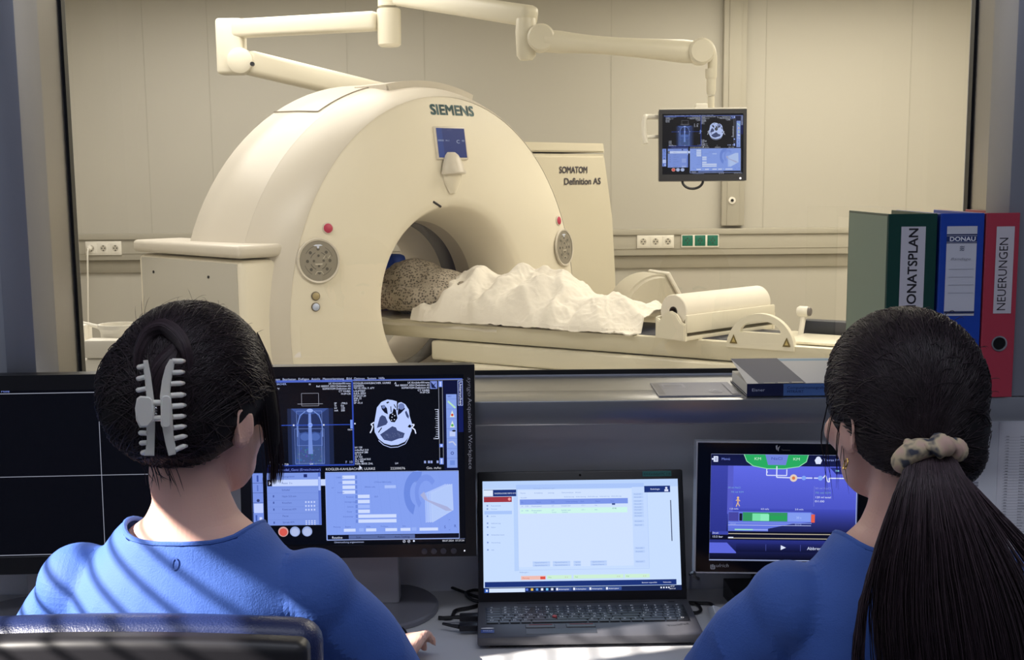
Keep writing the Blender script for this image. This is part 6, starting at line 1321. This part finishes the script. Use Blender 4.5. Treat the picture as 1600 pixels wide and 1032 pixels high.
def pad(P, y0, th, name, m):
    pts = [U(*ZQ(a, b), Y=cy-y0) for a, b in P]; t = bmesh.new(); nrm = ray(245, 640).normalized(); f = [t.verts.new(p) for p in pts]; g = [t.verts.new(p+nrm*th) for p in pts]; n = len(pts); fs = [t.faces.new(f), t.faces.new(g[::-1])]
    for i in range(n): t.faces.new((f[i], g[i], g[(i+1) % n], f[(i+1) % n]))
    bmesh.ops.recalc_face_normals(t, faces=t.faces[:]); bmesh.ops.bevel(t, geom=[e for e in t.edges if any(q in fs for q in e.link_faces)], offset=.0018, segments=3, affect='EDGES'); mk(name, t, m, clip, world=True, ang=60)
rr2 = lambda x0, x1, y0, y1, r: [(x1-r+r*math.cos(R(a)), y0+r-r*math.sin(R(a))) for a in range(0, 91, 18)]+[(x0+r-r*math.sin(R(a)), y0+r-r*math.cos(R(a))) for a in range(0, 91, 18)]+[(x0+r-r*math.cos(R(a)), y1-r+r*math.sin(R(a))) for a in range(0, 91, 18)]+[(x1-r+r*math.sin(R(a)), y1-r+r*math.cos(R(a))) for a in range(0, 91, 18)]
pad([(205, 590), (222, 577), (270, 580), (288, 596), (292, 700), (262, 736), (220, 738), (202, 700), (196, 640)], .040, .005, 'grip', M_clip); pad(rr2(326, 380, 572, 742, 24), .040, .006, 'grip', M_clip)
for y in (612, 690): 
    bm = B(); tube(bm, [U(*ZQ(284, y), Y=cy-.034), U(*ZQ(340, y), Y=cy-.034)], .0034, 10); mk('hinge_lug', bm, M_clip, clip, world=True)
bm = B(); tube(bm, [U(*ZQ(302+4*math.cos(a*1.0), 628+a*2.2), Y=cy-.033+.003*math.sin(a)) for a in [.5*k for k in range(44)]], .0009, 6); mk('spring', bm, M_metal, clip, world=True)
# printed 0 on the back of the top
cv = Canvas(0, 0, 20, 28, .014, .0205); cv.text('0', 10, 26, 22, rgb(60, 92, 170), align='c', width=13)
z0m = cv.mesh('size_mark')
dz_ = ray(272, 880).normalized(); h = SBL.ray_cast(CAM, dz_)
if h[0] is not None:
    n = h[1] if h[1].dot(dz_) < 0 else -h[1]; xa = V(0, 0, 1).cross(n).normalized(); xa = -xa if xa.x < 0 else xa; za = n.cross(xa) if n.cross(xa).z > 0 else -n.cross(xa)
    mz = Matrix(((xa.x, -n.x, za.x, h[0].x), (xa.y, -n.y, za.y, h[0].y), (xa.z, -n.z, za.z, h[0].z), (0, 0, 0, 1))) @ Matrix.Translation((0, -.0012, 0)); z0m.transform(mz); mk('size_mark', z0m, PRINT, topL, ang=0, world=True)
ct = U(240, 968, Y=1.27); office_chair('dark blue leather office chair, its padded back in the sun behind the hair-clip person', V(U(225, 968, Y=1.29).x, 1.29, 0), R(-2), .46, ct.z, .195)

# ------------------------------------------------------------------ right: ponytail
RH = U(1404, 655, Y=1.50); RNB = V(U(1418, 820, Y=1.47).x, 1.47, U(1418, 838, Y=1.47).z)
Ra = (V(RNB.x-.235, 1.53, .80), V(RNB.x-.10, 1.76, DZ+.04), V(.25, 1, -.05), V(0, 0, 1), -1), (V(RNB.x+.235, 1.54, .80), V(RNB.x+.16, 1.76, DZ+.04), V(-.25, 1, -.05), V(0, 0, 1), 1)
pR, HR_, atR, SBR, topR = person('person with a long dark ponytail in a beige scrunchie, blue scrubs, at the right', RH, R(19), RNB, R(6), Ra, V(RNB.x, 1.47, 0), .50)
hb_ = hairmesh([('e', (0, -.012, .042), (.093, .106, .100)), ('e', (0, -.043, .0), (.086, .074, .066)), ('e', (.01, -.074, -.025), (.055, .046, .050))], HR_, lambda q: q.y > .040 and q.z < .065 and abs(q.x) < .074)
RBV = BVHTree.FromBMesh(hb_)
hR = mk('hair', hb_, M_hairB, pR, ang=0, world=True)
sc_ = U(1455, 707, Y=1.375)
gat = HR_.inverted() @ sc_
paths = []
for k in range(3000):
    a = RNG.uniform(-.45, math.pi+.45); s0 = V(.10*math.cos(a), .05+RNG.normal(0, .02), .01+.10*math.sin(a)) if RNG.random() < .65 else V(RNG.uniform(-.1, .1), RNG.uniform(-.08, .06), RNG.uniform(-.06, .12))
    tgt = V(gat.x+RNG.normal(0, .010), gat.y+.012, gat.z+RNG.normal(0, .008)+.004); off = RNG.uniform(.0002, .0028); w = RNG.normal(0, .008, 3); p = []
    for i in range(9):
        t = i/8; q = s0.lerp(tgt, t)+V(*w)*math.sin(math.pi*t); p.append(snap(RBV, HR_, (q.x, q.y, q.z+.025*math.sin(math.pi*t)*(1 if s0.z > 0 else -.2)), off*(1-.6*t)))
    if None not in p: paths.append(p)
for k in range(40):
    a = RNG.uniform(0, math.pi); q = V(.09*math.cos(a), -.02+RNG.normal(0, .05), .03+.10*abs(math.sin(a))); p0 = snap(RBV, HR_, q, .001) or HR_ @ V(0, 0, .13); d = (p0-(HR_ @ V(0, -.02, 0))).normalized()
    paths.append([p0+d*(.010*math.sin(math.pi*.7*i/6))+V(.012*i/6, 0, -.004*i/6) for i in range(7)])
for k in range(26):  # wisps before the ear and at the right
    s = -1 if k < 12 else 1; x = s*(.082+RNG.normal(0, .003)); y = RNG.uniform(-.01, .03); paths.append(smoothpath([HR_ @ V(x, y, .02), HR_ @ V(x*1.03, y+.008, -.03), HR_ @ V(x*.95+RNG.normal(0, .006), y+.012, -.075-RNG.random()*.03)], 4))
strands('hair_strands', paths, .0005, tuple(c*.75 for c in HC), 1.3, hR, M_hairS)
# ponytail
PC = [U(1455, 712, Y=1.372), U(1458, 742, Y=1.350), U(1466, 800, Y=1.335), U(1480, 880, Y=1.330), U(1494, 960, Y=1.330), U(1510, 1060, Y=1.335), U(1518, 1130, Y=1.345)]
PW = [.026, .036, .056, .082, .098, .104, .095]
bm = B(); pp = smoothpath(PC, 6); pw = np.interp(np.linspace(0, 1, len(pp)), np.linspace(0, 1, 7), PW)
loft(bm, [[q+V(math.cos(2*math.pi*k/20)*w_*.72, math.sin(2*math.pi*k/20)*min(w_*.45, .026), 0) for k in range(20)] for q, w_ in zip(pp, pw)]); pt = mk('ponytail', bm, M_hairB, hR, ang=60, world=True)
paths = []
for k in range(3600):
    a = RNG.uniform(0, 2*math.pi); rr = math.sqrt(RNG.random()); rr = .75+.3*RNG.random() if RNG.random() < .7 else rr; L = RNG.uniform(.75, 1.0); dr = RNG.normal(0, .10); p = []
    for i in range(12):
        t = L*i/11; j = t*(len(pp)-1); i0 = int(min(j, len(pp)-2)); q = pp[i0].lerp(pp[i0+1], j-i0); w_ = float(np.interp(t, np.linspace(0, 1, 7), PW))
        x = (rr*math.cos(a)+dr*t)*w_*.92; y = rr*math.sin(a)*min(w_*.5, .030); p.append(q+V(x, y, 0)+V(RNG.normal(0, .0006), 0, 0))
    paths.append(p)
for k in range(260):  # thinner locks drifting out to both sides
    s = 1 if RNG.random() < .6 else -1; sp = RNG.uniform(.05, .14 if s > 0 else .07); p = []
    for i in range(12):
        t = i/11; j = t*(len(pp)-1); i0 = int(min(j, len(pp)-2)); q = pp[i0].lerp(pp[i0+1], j-i0); w_ = float(np.interp(t, np.linspace(0, 1, 7), PW)); p.append(q+V(s*(w_*.8+sp*t**1.8), .01-.02*RNG.random()*t, .05*t*t*(s > 0)))
    paths.append(p)
strands('ponytail_strands', paths, .0006, HC, 2.2, pt, M_hairS)
# scrunchie
scr = thing('scrunchie', 'beige and grey patterned fabric scrunchie round the ponytail', 'hair tie', sc_)
sm = bpy.data.materials.new('scrunchie_fabric'); sm.use_nodes = True; nt = sm.node_tree; b = nt.nodes['Principled BSDF']; b.inputs['Roughness'].default_value = .8
tc = nt.nodes.new('ShaderNodeTexCoord'); n1 = nt.nodes.new('ShaderNodeTexNoise'); n1.inputs['Scale'].default_value = 48; n1.inputs['Detail'].default_value = 2; rp = nt.nodes.new('ShaderNodeValToRGB')
rp.color_ramp.elements[0].position = .40; rp.color_ramp.elements[0].color = rgb(70, 72, 84); rp.color_ramp.elements[1].position = .50; rp.color_ramp.elements[1].color = rgb(202, 184, 152)
e = rp.color_ramp.elements.new(.64); e.color = rgb(206, 172, 158)
nt.links.new(tc.outputs['Object'], n1.inputs['Vector']); nt.links.new(n1.outputs[0], rp.inputs[0]); nt.links.new(rp.outputs[0], b.inputs['Base Color'])
bm = B(); NU, NV = 90, 18; g = []
ax_ = V(.08, -.55, -.83).normalized(); e1 = V(1, .05, .12); e1 = (e1-ax_*e1.dot(ax_)).normalized(); e2 = ax_.cross(e1)
for i in range(NU):
    a = 2*math.pi*i/NU; c = (e1*math.cos(a)*.028+e2*math.sin(a)*.019); dr_ = c.normalized(); row = []
    for j in range(NV):
        b_ = 2*math.pi*j/NV+a*.5; r0 = .0098*(1+.28*math.sin(5*a+1.1)+.16*math.sin(11*a+2*b_)+.06*math.sin(3*b_+7*a))
        row.append(bm.verts.new(sc_+c+dr_*math.cos(b_)*r0+ax_*math.sin(b_)*r0*1.15))
    g.append(row)
for i in range(NU):
    for j in range(NV):
        jj = j; kx_ = (i+1) % NU; sft = NV//2 if i == NU-1 else 0
        bm.faces.new((g[i][j], g[kx_][(j+sft) % NV], g[kx_][(j+1+sft) % NV], g[i][(j+1) % NV]))
mk('fabric_ring', bm, sm, scr, ang=180, world=True)
q = U(1420, 716, Y=1.37); bm = B(); tube(bm, smoothpath([q+V(.03, 0, .012), q+V(.005, -.006, .010), q+V(-.008, -.002, -.004), q+V(-.002, .0, -.016)], 6), list(np.interp(np.linspace(0, 1, 19), [0, .3, .7, 1], [.010, .0135, .013, .006])), 14); mk('fabric_end', bm, sm, scr, ang=180, world=True)
# earring in the left ear
ep = HR_ @ V(-.084, -.012, -.048); er = thing('earring', 'small gold hoop earring in the ponytail person\'s left ear', 'earring', ep)
bm = B(); tube(bm, [ep+V(.002*math.sin(a), .0055*math.cos(a), .0065*math.sin(a)) for a in [2*math.pi*k/20 for k in range(21)]], .0009, 8); mk('hoop', bm, mat('gold', rgb(220, 180, 100), .2, .95), er, world=True)
office_chair('dark blue leather office chair under the ponytail person', V(RNB.x, 1.26, 0), R(4), .46, .90, .205)
